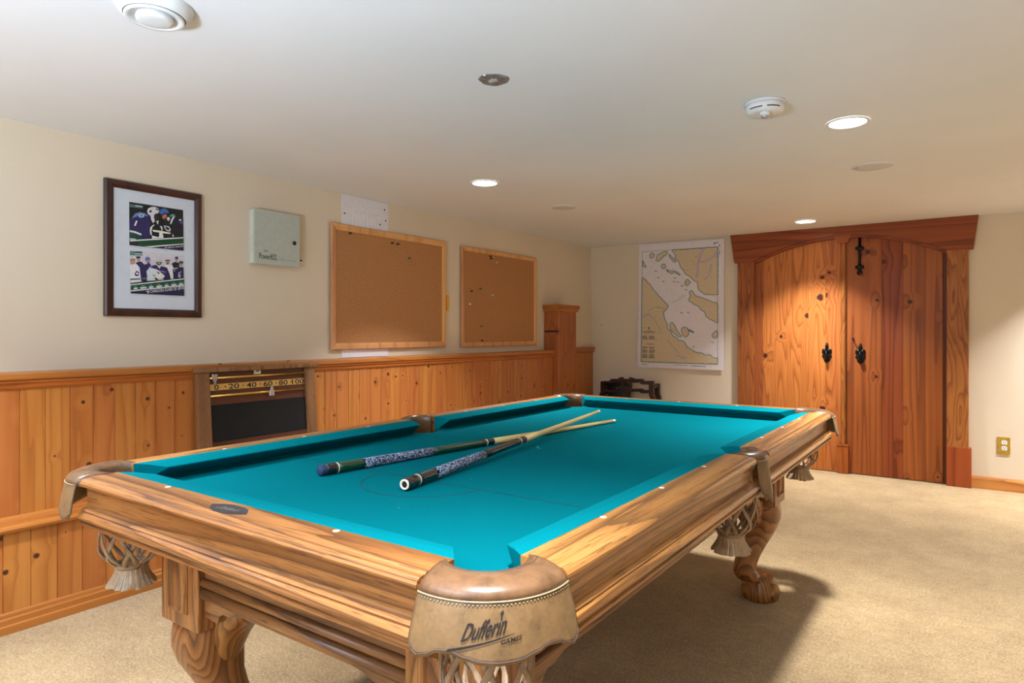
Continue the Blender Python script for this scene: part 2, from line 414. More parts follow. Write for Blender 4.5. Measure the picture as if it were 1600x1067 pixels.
mould('baseboard_left', [(XL_-.01, 0), (XBB, 0), (XBB, .030), (XBB-.004, .034), (XBB-.004, .055), (XBB-.010, .060), (XBB-.010, .072), (XBB-.015, .078), (XL_-.01, .08)], YR, YCOL0, pine_t, 'stepped pine baseboard below the boards', 'baseboard')

# ---- pine pilaster in the corner and the low boxed end beside it
e = empty('pine_pilaster', (XCOL-.07, (YCOL0+YCOL1)/2, 0), 'tall knotty pine box pilaster ending the wainscot near the corner', 'pilaster', kind='structure')
e.name = 'trim_6'; ORG['trim_6'] = tuple(e.location)
m = MB(); m.bid = .77; m.box(XW+.001, XCOL-.0, YCOL0, YCOL1, 0, 1.335); m.build('shaft', pine_f, e, bevel=.003)
m = MB(); m.bid = .11
pr = lambda d, z: [(XW+.001, YCOL0-d, z), (XCOL+d, YCOL0-d, z), (XCOL+d, YCOL1+d, z), (XW+.001, YCOL1+d, z)]
m.loft([pr(.002, 1.322), pr(.012, 1.326), pr(.018, 1.345), pr(.024, 1.352), pr(.026, 1.384), pr(.0, 1.388)]); m.build('cap', pine_t, e)
e = empty('trim_7', (-3.14, 5.6, 0), 'low knotty pine boxed panel filling the corner past the pilaster', 'wainscot', kind='structure')
m = MB(); m.bid = .9; m.box(XW+.001, -3.128, YCOL1, YB-.002, 0, .955); m.build('panel', pine_f, e)
m = MB(); m.bid = .35
m.loft([[(XW+.001, YCOL1+.027, z), (-3.128+d, YCOL1+.027, z), (-3.128+d, YB-.002, z), (XW+.001, YB-.002, z)] for d, z in ((.001, .935), (.01, .94), (.022, .962), (.024, .990), (.0, .992))]); m.build('cap', pine_t, e)

# ---- baseboard right of the door
X3 = on_y(1518, 700, YF)[0]
m = MB(); m.bid = .4
m.prism([(X3, y, z) for y, z in ((YB, 0), (YB-.018, 0), (YB-.018, .072), (YB-.012, .084), (YB, .088))], [(XR, y, z) for y, z in ((YB, 0), (YB-.018, 0), (YB-.018, .072), (YB-.012, .084), (YB, .088))])
tag(m.build('baseboard_back', base_oak), 'oak baseboard beside the double door', 'baseboard', kind='structure')

# ---- arched double door
def leaf(name, x0, x1, cuts, mat, label, bids, tones):
    o = empty(name, ((x0+x1)/2, YB+.02, 0), label, 'door', kind='structure')
    m = MB(); xs = [x0]+cuts+[x1]
    for i in range(len(xs)-1):
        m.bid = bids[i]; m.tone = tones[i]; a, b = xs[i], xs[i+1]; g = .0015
        m.prism([(a, YB+.045, 0.006), (a, YB+.006, .006), (a+g, YB+.004, .006), (b-g, YB+.004, .006), (b, YB+.006, .006), (b, YB+.045, .006)],
                [(a, YB+.045, DTOP), (a, YB+.006, DTOP), (a+g, YB+.004, DTOP), (b-g, YB+.004, DTOP), (b, YB+.006, DTOP), (b, YB+.045, DTOP)])
    m.build('leaf', mat, o); return o
px = lambda u: on_y(u, 500, YB)[0]
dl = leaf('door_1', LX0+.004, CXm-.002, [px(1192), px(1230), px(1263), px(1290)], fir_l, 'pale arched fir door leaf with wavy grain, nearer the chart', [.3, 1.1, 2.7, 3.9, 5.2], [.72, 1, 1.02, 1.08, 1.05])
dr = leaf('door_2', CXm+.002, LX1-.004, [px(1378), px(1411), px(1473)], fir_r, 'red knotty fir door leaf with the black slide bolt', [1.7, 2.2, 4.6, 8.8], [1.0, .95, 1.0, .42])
# handles
HO = [(0, -1), (.13, -.84), (.16, -.53), (.13, -.42), (.40, -.37), (.45, -.05), (.34, .10), (.45, .32), (.32, .47), (.26, .74), (.10, .84), (0, 1)]
def handle(par, u, v):
    c = on_y(u, v, YB+.004); s = .087
    out = [(c[0]+a*s, c[2]-b*s) for a, b in HO]+[(c[0]-a*s, c[2]-b*s) for a, b in HO[-2:0:-1]]
    m = MB()
    m.prism([(x, YB+.004, z) for x, z in out], [(c[0]+(x-c[0])*.8, YB-.006, c[2]+(z-c[2])*.86) for x, z in out])
    m.sm = True
    m.ell((c[0], YB-.004, c[2]+.055), (.012, .012, .022)); m.ell((c[0]-.017, YB-.004, c[2]+.018), (.016, .012, .018)); m.ell((c[0]+.017, YB-.004, c[2]+.018), (.016, .012, .018))
    m.ell((c[0], YB-.006, c[2]-.045), (.013, .010, .028))
    h = m.build('door_handle', iron, par)
    m = MB(); m.sm = True
    m.tube([(c[0], YB-.003, c[2]+.02), (c[0], YB-.028, c[2]+.012), (c[0], YB-.034, c[2]-.012), (c[0], YB-.026, c[2]-.04), (c[0], YB-.02, c[2]-.055)], [.007, .008, .011, .008, .012], 10)
    m.build('pull', iron, h)
handle(dl, 1292, 551.5); handle(dr, 1344.5, 553)
m = MB(); m.sm = True; q = [on_y(u, v, YB-.006) for u, v in ((1332.5, 528), (1334, 532), (1335.5, 536), (1337, 539.5), (1340, 539))]
m.tube([(q[0][0], YB+.004, q[0][2]), q[0]]+q[1:], .0035, 6); m.ell(q[0], (.009, .009, .009)); m.build('hook_and_chain', flat('rusty_iron', (96, 44, 26), .5, .4), dr)
bx, bz1, bz0 = on_y(1343.5, 400, YB)[0], 1.905, on_y(1343, 426, YB)[2]
m = MB(); m.sm = True
m.tube([(bx, YB-.012, bz1), (bx, YB-.012, bz0)], .010, 10)
m.ell((bx, YB-.014, bz0), (.02, .016, .022))
sb = m.build('slide_bolt', iron, dr)
for v in (388, 417.5):
    z = on_y(1343, v, YB)[2]; m = MB(); m.sm = True
    m.lathe_ax((bx, YB-.012, z), 'x', [(.006, -.03), (.012, -.03), (.012, -.022), (.008, -.02), (.016, -.012), (.016, .012), (.008, .02), (.012, .022), (.012, .03), (.006, .03)], 12)
    m.tube([(bx, YB-.012, z-.018), (bx, YB-.012, z+.018)], .017, 12)
    m.build('bolt_guide', iron, sb)
m = MB(); m.sm = True; m.tube([(bx+.008, YB-.012, bz0-.008), (bx+.02, YB-.018, bz0-.022)], [.006, .009], 8); m.build('bolt_knob', pine_dark, sb)
# astragal strip over the meeting edge
ax0, ax1 = on_y(1313.5, 500, YB)[0], on_y(1322, 500, YB)[0]
ast = empty('trim_8', ((ax0+ax1)/2, YB-.01, 0), 'narrow fir strip covering the gap between the two door leaves', 'door strip', kind='structure')
zp = on_y(1318, 694, YB-.02)[2]
m = MB(); m.bid = .6; m.prism([(x, y, zp-.01) for x, y in ((ax0, YB+.004), (ax0, YB-.012), (ax0+.012, YB-.022), (ax1-.008, YB-.022), (ax1, YB-.012), (ax1, YB+.004))], [(x, y, 1.87) for x, y in ((ax0, YB+.004), (ax0, YB-.012), (ax0+.012, YB-.022), (ax1-.008, YB-.022), (ax1, YB-.012), (ax1, YB+.004))]); m.build('strip', fir_c, ast)
m = MB(); m.bid = .9; m.box(ax0-.02, ax1+.018, YB-.034, YB+.004, 0.002, zp); m.box(ax0-.024, ax1+.022, YB-.038, YB+.004, zp-.012, zp); m.build('plinth', fir_p, ast, bevel=.003)
m = MB(); m.bid = .8; cx = (ax0+ax1)/2
m.prism([(cx+a, YB+.004, z) for a, z in ((-.062, 1.922), (-.062, 1.897), (-.046, 1.887), (-.04, 1.867), (-.024, 1.855), (.024, 1.855), (.04, 1.867), (.046, 1.887), (.062, 1.897), (.062, 1.922))],
        [(cx+a, YB-.042, z) for a, z in ((-.062, 1.922), (-.062, 1.897), (-.046, 1.887), (-.04, 1.867), (-.024, 1.855), (.024, 1.855), (.04, 1.867), (.046, 1.887), (.062, 1.897), (.062, 1.922))])
m.build('corbel', fir_p, ast)
# casings, plinth, header
def casing(name, x0, x1, z0, label, mat=fir_c, bid=.2, y0=YF):
    m = MB(); m.bid = bid; m.box(x0, x1, y0, YB, z0, 1.79); return tag(m.build(name, mat, bevel=.002), label, 'door casing', kind='structure')
cl0, cl1 = on_y(1152.5, 500, YF)[0], on_y(1175, 500, YF)[0]
cr0, cr1 = LX1-.001, on_y(1513.5, 500, YF)[0]
pz = on_y(1483, 697.5, YF)[2]
casing('trim_9', cl0, LX0, .29, 'upright fir door casing on the chart side', bid=.15)
casing('trim_10', cr0, cr1, pz-.002, 'upright fir door casing on the outlet side', bid=.75)
m = MB(); m.bid = .31; m.box(cr0-.003, X3, YF-.006, YB, 0, pz); tag(m.build('trim_11', fir_p, bevel=.003), 'red fir plinth block below the casing on the outlet side', 'door casing', kind='structure')
m = MB(); m.bid = .31; m.box(cl0-.012, LX0+.002, YF-.006, YB, 0, .29); tag(m.build('trim_12', fir_p, bevel=.003), 'fir plinth block below the casing on the chart side', 'door casing', kind='structure')
P = [on_y(u, v, YF-.006) for u, v in ((1141, 368.5), (1529, 336.5), (1521, 389), (1147, 410.5))]
tl, tr = P[0][0], P[1][0]; br, bl = P[2][0], P[3][0]; zb = (P[2][2]+P[3][2])/2
a0, a1 = on_y(1176, 409, YF)[0], on_y(1481, 391, YF)[0]; za = on_y(1335, 366, YF)[2]
ac = (a0+a1)/2; hw = (a1-a0)/2; sg = za-zb; AR = hw*hw/(2*sg)+sg/2; acz = za-AR; th = math.asin(hw/AR)
arch = [(ac+AR*sin(th*(1-2*i/28)), acz+AR*cos(th*(1-2*i/28))) for i in range(29)]      # from right to left
out = [(bl, zb), (tl, CEIL-.0005), (tr, CEIL-.0005), (br, zb)]
hd = empty('trim_13', (ac, YF, 1.75), 'wide fir door header cut to a low arch under the ceiling', 'door header', kind='structure')
m = MB(); m.bid = .45
n_up = 29
for i in range(28):                                       # quads between the arch and the top edge
    (xa, zA), (xb, zB) = arch[i], arch[i+1]
    m.prism([(xa, YF-.006, zA), (xb, YF-.006, zB), (xb, YF-.006, CEIL-.0005), (xa, YF-.006, CEIL-.0005)], [(xa, YB, zA), (xb, YB, zB), (xb, YB, CEIL-.0005), (xa, YB, CEIL-.0005)])
for s_ in ((a1, br, tr), (a0, bl, tl)):
    q = [(s_[0], zb), (s_[1], zb), (s_[2], CEIL-.0005), (s_[0], CEIL-.0005)]
    m.prism([(x, YF-.006, z) for x, z in q], [(x, YB, z) for x, z in q])
m.build('arched_board', fir_h, hd)
m = MB(); m.bid = .1
ins = [(ac+(AR-.022)*sin(th*(1-2*i/28)), acz+(AR-.022)*cos(th*(1-2*i/28))) for i in range(29)]
for i in range(28):
    q = [arch[i], arch[i+1], ins[i+1], ins[i]]
    m.prism([(x, YF+.014, z) for x, z in q], [(x, YB+.004, z) for x, z in q])
m.build('arch_stop', fir_h, hd)
m = MB(); m.bid = .66; m.box(LX0-.002, LX0+.004, YF+.01, YB+.02, 0.003, 1.78); m.box(LX1-.004, LX1+.002, YF+.01, YB+.02, .003, 1.78); tag(m.build('trim_14', fir_c), 'thin orange fir jamb linings inside the door casings', 'door jamb', kind='structure')

# ================================================================== BILLIARD TABLE
TX, TY = -1.175, 1.928
HX, HY = .692, 1.2525
ZT, ZBED = .798, .748
table = empty('billiard_table', (TX, TY, 0), 'carved oak billiard table with turquoise cloth and leather pockets', 'billiard table')
PC, PS = .122, .086           # pocket centres, in from the corner / from the long side
RI, RO = .058, .130
DN = .149                     # nose distance from the outer edge
# --- playing cloth on the bed
def arc(cx, cy, r, a0, a1, n): return [(cx+r*cos(a0+(a1-a0)*i/n), cy+r*sin(a0+(a1-a0)*i/n)) for i in range(n+1)]
bx_, by_ = HX-.10, HY-.10
pts = []
for sx, sy, a in ((1, 1, 0), (-1, 1, 1), (-1, -1, 2), (1, -1, 3)):
    c = (sx*(HX-PC), sy*(HY-PC)); r = .062
    base = math.atan2(sy, sx)
    # approach along the outline counter-clockwise
    arcp = arc(c[0], c[1], r, base-pi*.72, base-pi*1.28, 14)
    pts += arcp
    if sx == -1 and sy == 1: pts += arc(-(HX-PS+.028), 0, .052, pi/2, -pi/2, 10)
    if sx == 1 and sy == -1: pts += arc((HX-PS+.028), 0, .052, -pi/2, -3*pi/2, 10)
# extend edges under the cushions between the bites
full = []
order = pts
m = MB()
def bed_outline():
    o = []
    def bite(sx, sy):
        c = (sx*(HX-PC), sy*(HY-PC)); base = math.atan2(sy, sx)
        return arc(c[0], c[1], .064, base-pi*.62, base-pi*1.38, 16)
    ex, ey = HX-.092, HY-.092
    g = .17
    o += [(ex, -HY+g+.02)]
    o += [(ex, -.075)]+arc(HX-PS, 0, .055, -pi/2-.3, -3*pi/2+.3, 10)+[(ex, .075)]
    o += [(ex, HY-g-.02)]+bite(1, 1)+[(HX-g-.02, ey), (-HX+g+.02, ey)]+bite(-1, 1)+[(-ex, HY-g-.02)]
    o += [(-ex, .075)]+arc(-HX+PS, 0, .055, pi/2-.3, -pi/2+.3, 10)+[(-ex, -.075)]
    o += [(-ex, -HY+g+.02)]+bite(-1, -1)+[(-HX+g+.02, -ey), (HX-g-.02, -ey)]+bite(1, -1)
    return [(TX+x, TY+y) for x, y in o]
OUTL = bed_outline()
m.prism([(x, y, ZBED-.012) for x, y in OUTL], [(x, y, ZBED) for x, y in OUTL])
cloth = m.build('playing_cloth', felt, table)
m = MB(); m.prism([(x, y, .70) for x, y in OUTL], [(x, y, ZBED-.012) for x, y in OUTL]); m.build('slate_bed', flat('grey_slate', (92, 94, 96), .6), table)
# pencilled D and baulk line
m = MB(); dc = (TX, 1.29); dr_ = .172
for i in range(40):
    a, b = pi+pi*i/40, pi+pi*(i+1)/40
    m.poly([(dc[0]+r*cos(q), dc[1]+r*sin(q), ZBED+.0006) for r, q in ((dr_, a), (dr_, b), (dr_+.0026, b), (dr_+.0026, a))])
m.poly([(TX-.54, 1.289, ZBED+.0006), (TX+.54, 1.289, ZBED+.0006), (TX+.54, 1.2912, ZBED+.0006), (TX-.54, 1.2912, ZBED+.0006)])
m.build('drawn_line', pencil, cloth)
m = MB(); c0 = on_z(853, 699, ZBED)
for i in range(12):
    a, b = pi*1.0+pi*.5*i/12, pi*1.0+pi*.5*(i+1)/12
    m.poly([(c0[0]+r*cos(q), c0[1]+r*sin(q), ZBED+.0006) for r, q in ((.028, a), (.028, b), (.031, b), (.031, a))])
m.build('chalk_scuff', glue, cloth)

# --- rails: profile (d in from the outer edge, z), swept between two stations
WOODP = [(.083, .70), (.083, ZT), (.022, ZT), (.019, ZT-.003), (.015, ZT-.003), (.011, ZT-.004), (.007, ZT-.0045), (.003, ZT-.008), (0, ZT-.013), (0, ZT-.018), (.004, ZT-.021),
         (.017, ZT-.0195), (.017, .731), (.014, .7285), (.009, .7275), (.003, .723), (.0045, .7195), (-.001, .716), (-.004, .709), (-.002, .703), (.004, .701), (.004, .698), (-.001, .695), (-.001, .690), (.05, .688), (.05, .70)]
CUSHP = [(.083, ZT), (.112, ZT-.002), (.140, ZT-.008), (DN-.002, .789), (DN, .786), (DN-.004, .7825), (DN-.022, .770), (DN-.044, ZBED+.006), (DN-.046, ZBED+.001), (.083, ZBED+.001)]
def rail(ax, side, s0, s1, wood_m, c0, c1, bid, near=False):
    """ax: 'x' rail runs along x; side +-1; wood from s0 to s1; c0,c1 = how far the cushion nose stops short of the wood ends"""
    def W(d, s, z):
        return (TX+s, TY+side*(HY-d), z) if ax == 'x' else (TX+side*(HX-d), TY+s, z)
    m = MB(); m.bid = bid
    m.prism([W(d, s0, z) for d, z in WOODP], [W(d, s1, z) for d, z in WOODP])
    r = m.build('rail', wood_m, table)
    m = MB(); k = lambda d: min(1, max(0, (d-.083)/(DN-.083)))
    rings = []
    for (sA, cc, sgn) in ((s0, c0, 1), (s1, c1, -1)):
        pass
    def st(base, cc, sgn, extra): return [W(d, base+sgn*(cc*k(d)+extra*(k(d)**.5 if k(d) > 0 else 0)), z) for d, z in CUSHP]
    rings = [st(s0, c0*.9, 1, 0), st(s0, c0, 1, .012), st(s1, c1, -1, .012), st(s1, c1*.9, -1, 0)]
    m.loft(rings); m.build('cushion', felt2, r, bevel=.0015)
    return r, W
def sight(r, W, d, s):
    m = MB(); p = W(d, s, ZT); m.lathe(p[0], p[1], [(.0062, ZT-.002), (.0062, ZT+.0006), (.005, ZT+.0009)], 14); m.build('sight', pearl, r)
GC, GS, SP = .155, .068, .2796
for sy in (-1, 1):
    r, W = rail('x', sy, -HX+GC, HX-GC, oak_x, .062, .062, .2 if sy < 0 else 1.4)
    for k in (-1, 1): sight(r, W, .0745, k*SP)
    if sy < 0:
        m = MB(); c = (TX, TY-HY+.047)
        o = [(-.062, .002), (-.04, .016), (-.018, .0225), (.018, .0225), (.04, .016), (.062, -.002), (.04, -.016), (.018, -.0225), (-.018, -.0225), (-.04, -.016)]
        m.prism([(c[0]+a, c[1]+b, ZT-.001) for a, b in o], [(c[0]+a, c[1]+b, ZT+.0012) for a, b in o])
        npl = m.build('name_plate', plate_k, r); npl['label'] = 'dark metal maker plate let into the end rail'
        m = MB(); put_text(m, 'Dufferin', lambda x, y: (c[0]-.030+.055*x+.012*y, c[1]-.010+.004*x+.014*y, ZT+.0016), .01); m.build('lettering', silver, npl)
    else: sight(r, W, .0745, 0)
for sx in (-1, 1):
    for s0, s1, c0, c1, b in ((-HY+GC, -GS, .062, .020, .5), (GS, HY-GC, .020, .062, 2.3)):
        r, W = rail('y', sx, s0, s1, oak_y, c0, c1, b+sx)
        for k in (1, 2, 3): sight(r, W, .0745, math.copysign(k*SP, s0+s1))

def strap(mb, path, nor, w=.0046, th=.0016):
    rings = []; N = len(path)
    for i, p in enumerate(path):
        a = path[max(0, i-1)]; b = path[min(N-1, i+1)]
        d = [b[k]-a[k] for k in range(3)]; L = math.sqrt(sum(x*x for x in d)); d = [x/L for x in d]
        r = nor[i]
        e = [d[1]*r[2]-d[2]*r[1], d[2]*r[0]-d[0]*r[2], d[0]*r[1]-d[1]*r[0]]
        L = math.sqrt(sum(x*x for x in e)); e = [x/L for x in e]
        ww = w*(1+.45*cos(i/(N-1)*6*pi)**2)
        rings.append([tuple(p[k]+u*ww*e[k]+v*th*r[k] for k in range(3)) for u, v in ((-1, 0), (-.6, 1), (.6, 1), (1, 0), (.6, -1), (-.6, -1))])
    mb.sm = True; mb.loft(rings)
# --- leather pockets
def pocket(cx, cy, ex, ey, ri, ro, ai, ao, reach=0, corner=True, logo=False):
    tx, ty = -ey, ex
    def Q(r, a, z, push=0): return (cx+(r*cos(a)+push)*ex+r*sin(a)*tx, cy+(r*cos(a)+push)*ey+r*sin(a)*ty, z)
    root_name = 'pocket'
    m = MB(); m.sm = True
    sec = [(0, .692), (0, .780), (.03, .7930), (.12, .8000), (.3, .8035), (.55, .8035), (.78, .8000), (.93, .7945), (1.0, .7875), (.995, .782), (.95, .778), (.8, .776), (.45, .765), (.1, .742), (.06, .692)]
    N = 26; rings = []
    for i in range(N+1):
        s = -1+2*i/N
        I = Q(ri, s*ai, 0); O = Q(ro, s*ao, 0)
        fall = .002*max(0, (abs(s)-.9)/.1)
        rings.append([(I[0]+(O[0]-I[0])*w, I[1]+(O[1]-I[1])*w, z-fall) for w, z in sec])
    m.loft(rings); pk = m.build('pocket', tan, table)
    # seam line on the roll
    m = MB(); m.tube([((lambda I, O: (I[0]+(O[0]-I[0])*.33, I[1]+(O[1]-I[1])*.33, .8036))(Q(ri, s*ai, 0), Q(ro, s*ao, 0))) for s in [-.9+1.8*i/24 for i in range(25)]], .0007, 5); m.build('seam', pocket_edge, pk)
    # hanging flap
    fa = ao*(1.02 if corner else .66)
    def bot(s):
        s = abs(s)
        if corner:
            K = [(0, .7035), (.18, .7045), (.34, .709), (.5, .715), (.62, .7135), (.75, .7045), (.86, .700), (.94, .705), (1, .718)]
        else:
            K = [(0, .664), (.2, .667), (.45, .677), (.7, .690), (.9, .704), (1, .72)]
        for (a, za_), (b, zb_) in zip(K, K[1:]):
            if a <= s <= b:
                q = (s-a)/(b-a); q = q*q*(3-2*q); return za_+(zb_-za_)*q
        return K[-1][1]
    ztop = .783
    def S(s, z, off=0):
        t = (ztop-z)/.08; r = ro-.003+(.024*t-.008*t*t if corner else .012*t)+off + .0015*sin(s*7+t*2)*t
        return Q(r, s*fa*(1+.03*t), z)
    m = MB(); m.sm = True
    m.grid(lambda a, b: S(-1+2*a, ztop+(bot(-1+2*a)-ztop)*b), 40, 10)
    fl = m.build('flap', tan_flap, pk, solid=.004)
    m = MB(); m.tube([S(s, bot(s)+.0045, .0026) for s in [-.97+1.94*i/48 for i in range(49)]], .0008, 5); m.build('piping', pocket_edge, fl)
    m = MB()
    n = 44 if corner else 20
    for i in range(n):
        s = -.95+1.9*i/(n-1); p = S(s-.006, ztop-.006, .003); q = S(s+.010, ztop-.0056, .003); m.tube([p, q], .0007, 5)
    m.tube([S(-.985+1.97*i/30, ztop-.0015, .0035) for i in range(31)], .0011, 6)
    m.build('stitching', stitch, fl)
    if logo:
        m = MB()
        def T(x0, z0, w, h, rot, shear):
            def fn(x, y):
                X = x*w+y*h*shear; Y = y*h
                X, Y = X*cos(rot)-Y*sin(rot)*.0, Y+X*sin(rot)
                return S((x0+X)/(ro*fa), z0+Y, .0035)
            return fn
        put_text(m, 'Dufferin', T(-.050, .7325, .054, .0215, .22, .38), .008, 1.0)
        # long stems of the two f's, the underline and the diamond over the i
        f = T(-.050, .7325, .054, .0215, .22, .38)
        for i in range(16):
            a, b = i/16, (i+1)/16; L = lambda t_: (-.24+1.52*t_, -.52+.30*t_, .15*(1-t_)**.6+.02)
            (xa, ya, wa), (xb, yb_, wb) = L(a), L(b)
            m.poly([f(xa, ya), f(xb, yb_), f(xb, yb_+wb), f(xa, ya+wa)])
        m.poly([f(.80, .98), f(.845, 1.13), f(.80, 1.28), f(.755, 1.13)])
        put_text(m, 'GAMES', T(-.002, .7305, .026, .0052, .14, .2), .02, 1.05)
        lg = m.build('lettering', black_ink, fl); lg['label'] = 'black printed lettering and flourish'
    # woven net bag
    def bag(z):
        K = [(.710, .060), (.690, .066), (.655, .070), (.625, .072), (.600, .070), (.585, .064), (.573, .054), (.562, .040), (.545, .032)]
        for (za_, a), (zb_, b) in zip(K, K[1:]):
            if zb_ <= z <= za_: return b+(a-b)*(z-zb_)/(za_-zb_)
        return K[0][1]
    nx, ny = (cx-.010*ex, cy-.010*ey) if corner else (cx-.004*ex, cy)
    m = MB(); NS = 8
    for k in range(NS):
        for dirn in (-1, 1):
            path = []; nor = []
            for i in range(31):
                t = i/30; z = .700-.148*t
                a = 2*pi*k/NS+dirn*(2*pi/NS)*1.5*t+.3
                r = bag(z)+.0014*dirn*cos(t*3*pi)
                dr = (bag(z+.004)-bag(z-.004))/.008; L_ = math.sqrt(1+dr*dr); nor.append((cos(a)/L_, sin(a)/L_, -dr/L_))
                path.append((nx+r*cos(a), ny+r*sin(a), z))
            strap(m, path, nor)
    m.tube([(nx+.064*cos(2*pi*j/24), ny+.064*sin(2*pi*j/24), .698) for j in range(25)], .006, 6)
    m.tube([(nx+.034*cos(2*pi*j/24), ny+.034*sin(2*pi*j/24), .556) for j in range(25)], .007, 6)
    nt = m.build('net', net_m, pk)
    m = MB(); NF = 22
    for j in range(NF):
        a0_, a1_ = 2*pi*j/NF, 2*pi*(j+.93)/NF; jit = random.uniform(-.004, .004)
        rows = []
        for r, z in ((.033, .556), (.038, .535), (.048, .518), (.056, .508+jit)):
            rows.append([(nx+r*cos(a0_), ny+r*sin(a0_), z), (nx+(r+.0008)*cos((a0_+a1_)/2), ny+(r+.0008)*sin((a0_+a1_)/2), z), (nx+r*cos(a1_), ny+r*sin(a1_), z)])
        for p_, q_ in zip(rows, rows[1:]):
            for i in (0, 1): m.poly([p_[i], p_[i+1], q_[i+1], q_[i]])
    m.build('fringe', fringe_m, nt, solid=.002)
    return pk
q = math.sqrt(.5)
for sx in (-1, 1):
    for sy in (-1, 1):
        pocket(TX+sx*(HX-PC), TY+sy*(HY-PC), sx*q, sy*q, RI, RO, R(98), R(55), logo=(sx > 0 and sy < 0))
    pocket(TX+sx*(HX-PS), TY, sx, 0, .052, .097, R(84), R(47), corner=False)

# --- under-frame: aprons, corner blocks, cabriole legs
AX, AY, BX0, BX1, BY0, BY1, ZBLK = .490, 1.058, .342, .512, .905, 1.075, .416
def skirt(L0, L1):
    o = [(L0, .69), (L1, .69), (L1, .452), (L1-.055, .449), (L1-.064, .468), (L1-.078, .476), (L1-.10, .474), (L1-.125, .482), (L1-.15, .487)]
    return o+[(L0+.15, .487), (L0+.125, .482), (L0+.10, .474), (L0+.078, .476), (L0+.064, .468), (L0+.055, .449), (L0, .452)]
for sy in (-1, 1):
    m = MB(); m.bid = .3+sy; o = skirt(-BX0, BX0)
    m.prism([(TX+s, TY+sy*AY, z) for s, z in o], [(TX+s, TY+sy*(AY-.022), z) for s, z in o]); ap = m.build('apron', oak_apron, table, bevel=.002)
    m = MB(); m.sm = True
    for z, r in ((.536, .011), (.509, .013)):
        m.loft([[(TX+s, TY+sy*(AY+r*1.1*cos(t)), z+r*sin(t)) for t in [-pi/2+pi*i/8 for i in range(9)]] for s in (-BX0, BX0)], True)
    m.build('bead', oak_apron, ap)
for sx in (-1, 1):
    m = MB(); m.bid = .9+sx; o = skirt(-BY0, BY0)
    m.prism([(TX+sx*AX, TY+s, z) for s, z in o], [(TX+sx*(AX-.022), TY+s, z) for s, z in o]); ap = m.build('apron', oak_apron_y, table, bevel=.002)
    m = MB(); m.sm = True
    for z, r in ((.536, .011), (.509, .013)):
        m.loft([[(TX+sx*(AX+r*1.1*cos(t)), TY+s, z+r*sin(t)) for t in [-pi/2+pi*i/8 for i in range(9)]] for s in (-BY0, BY0)], True)
    m.build('bead', oak_apron_y, ap)
for s in (-.45, 0, .45):
    m = MB(); m.bid = .5+s; m.box(TX-.47, TX+.47, TY+s*2-.03, TY+s*2+.03, .60, .70); m.build('cross_beam', oak_apron, table)
KL = [(.424, 0, .080), (.400, .002, .081), (.375, .005, .081), (.345, .006, .079), (.31, .001, .073), (.27, -.010, .064), (.23, -.024, .056), (.19, -.038, .050), (.155, -.047, .047), (.125, -.050, .047), (.105, -.044, .051), (.085, -.026, .058)]
def srad(th, n): return 1/((abs(cos(th))**n+abs(sin(th))**n)**(1/n))
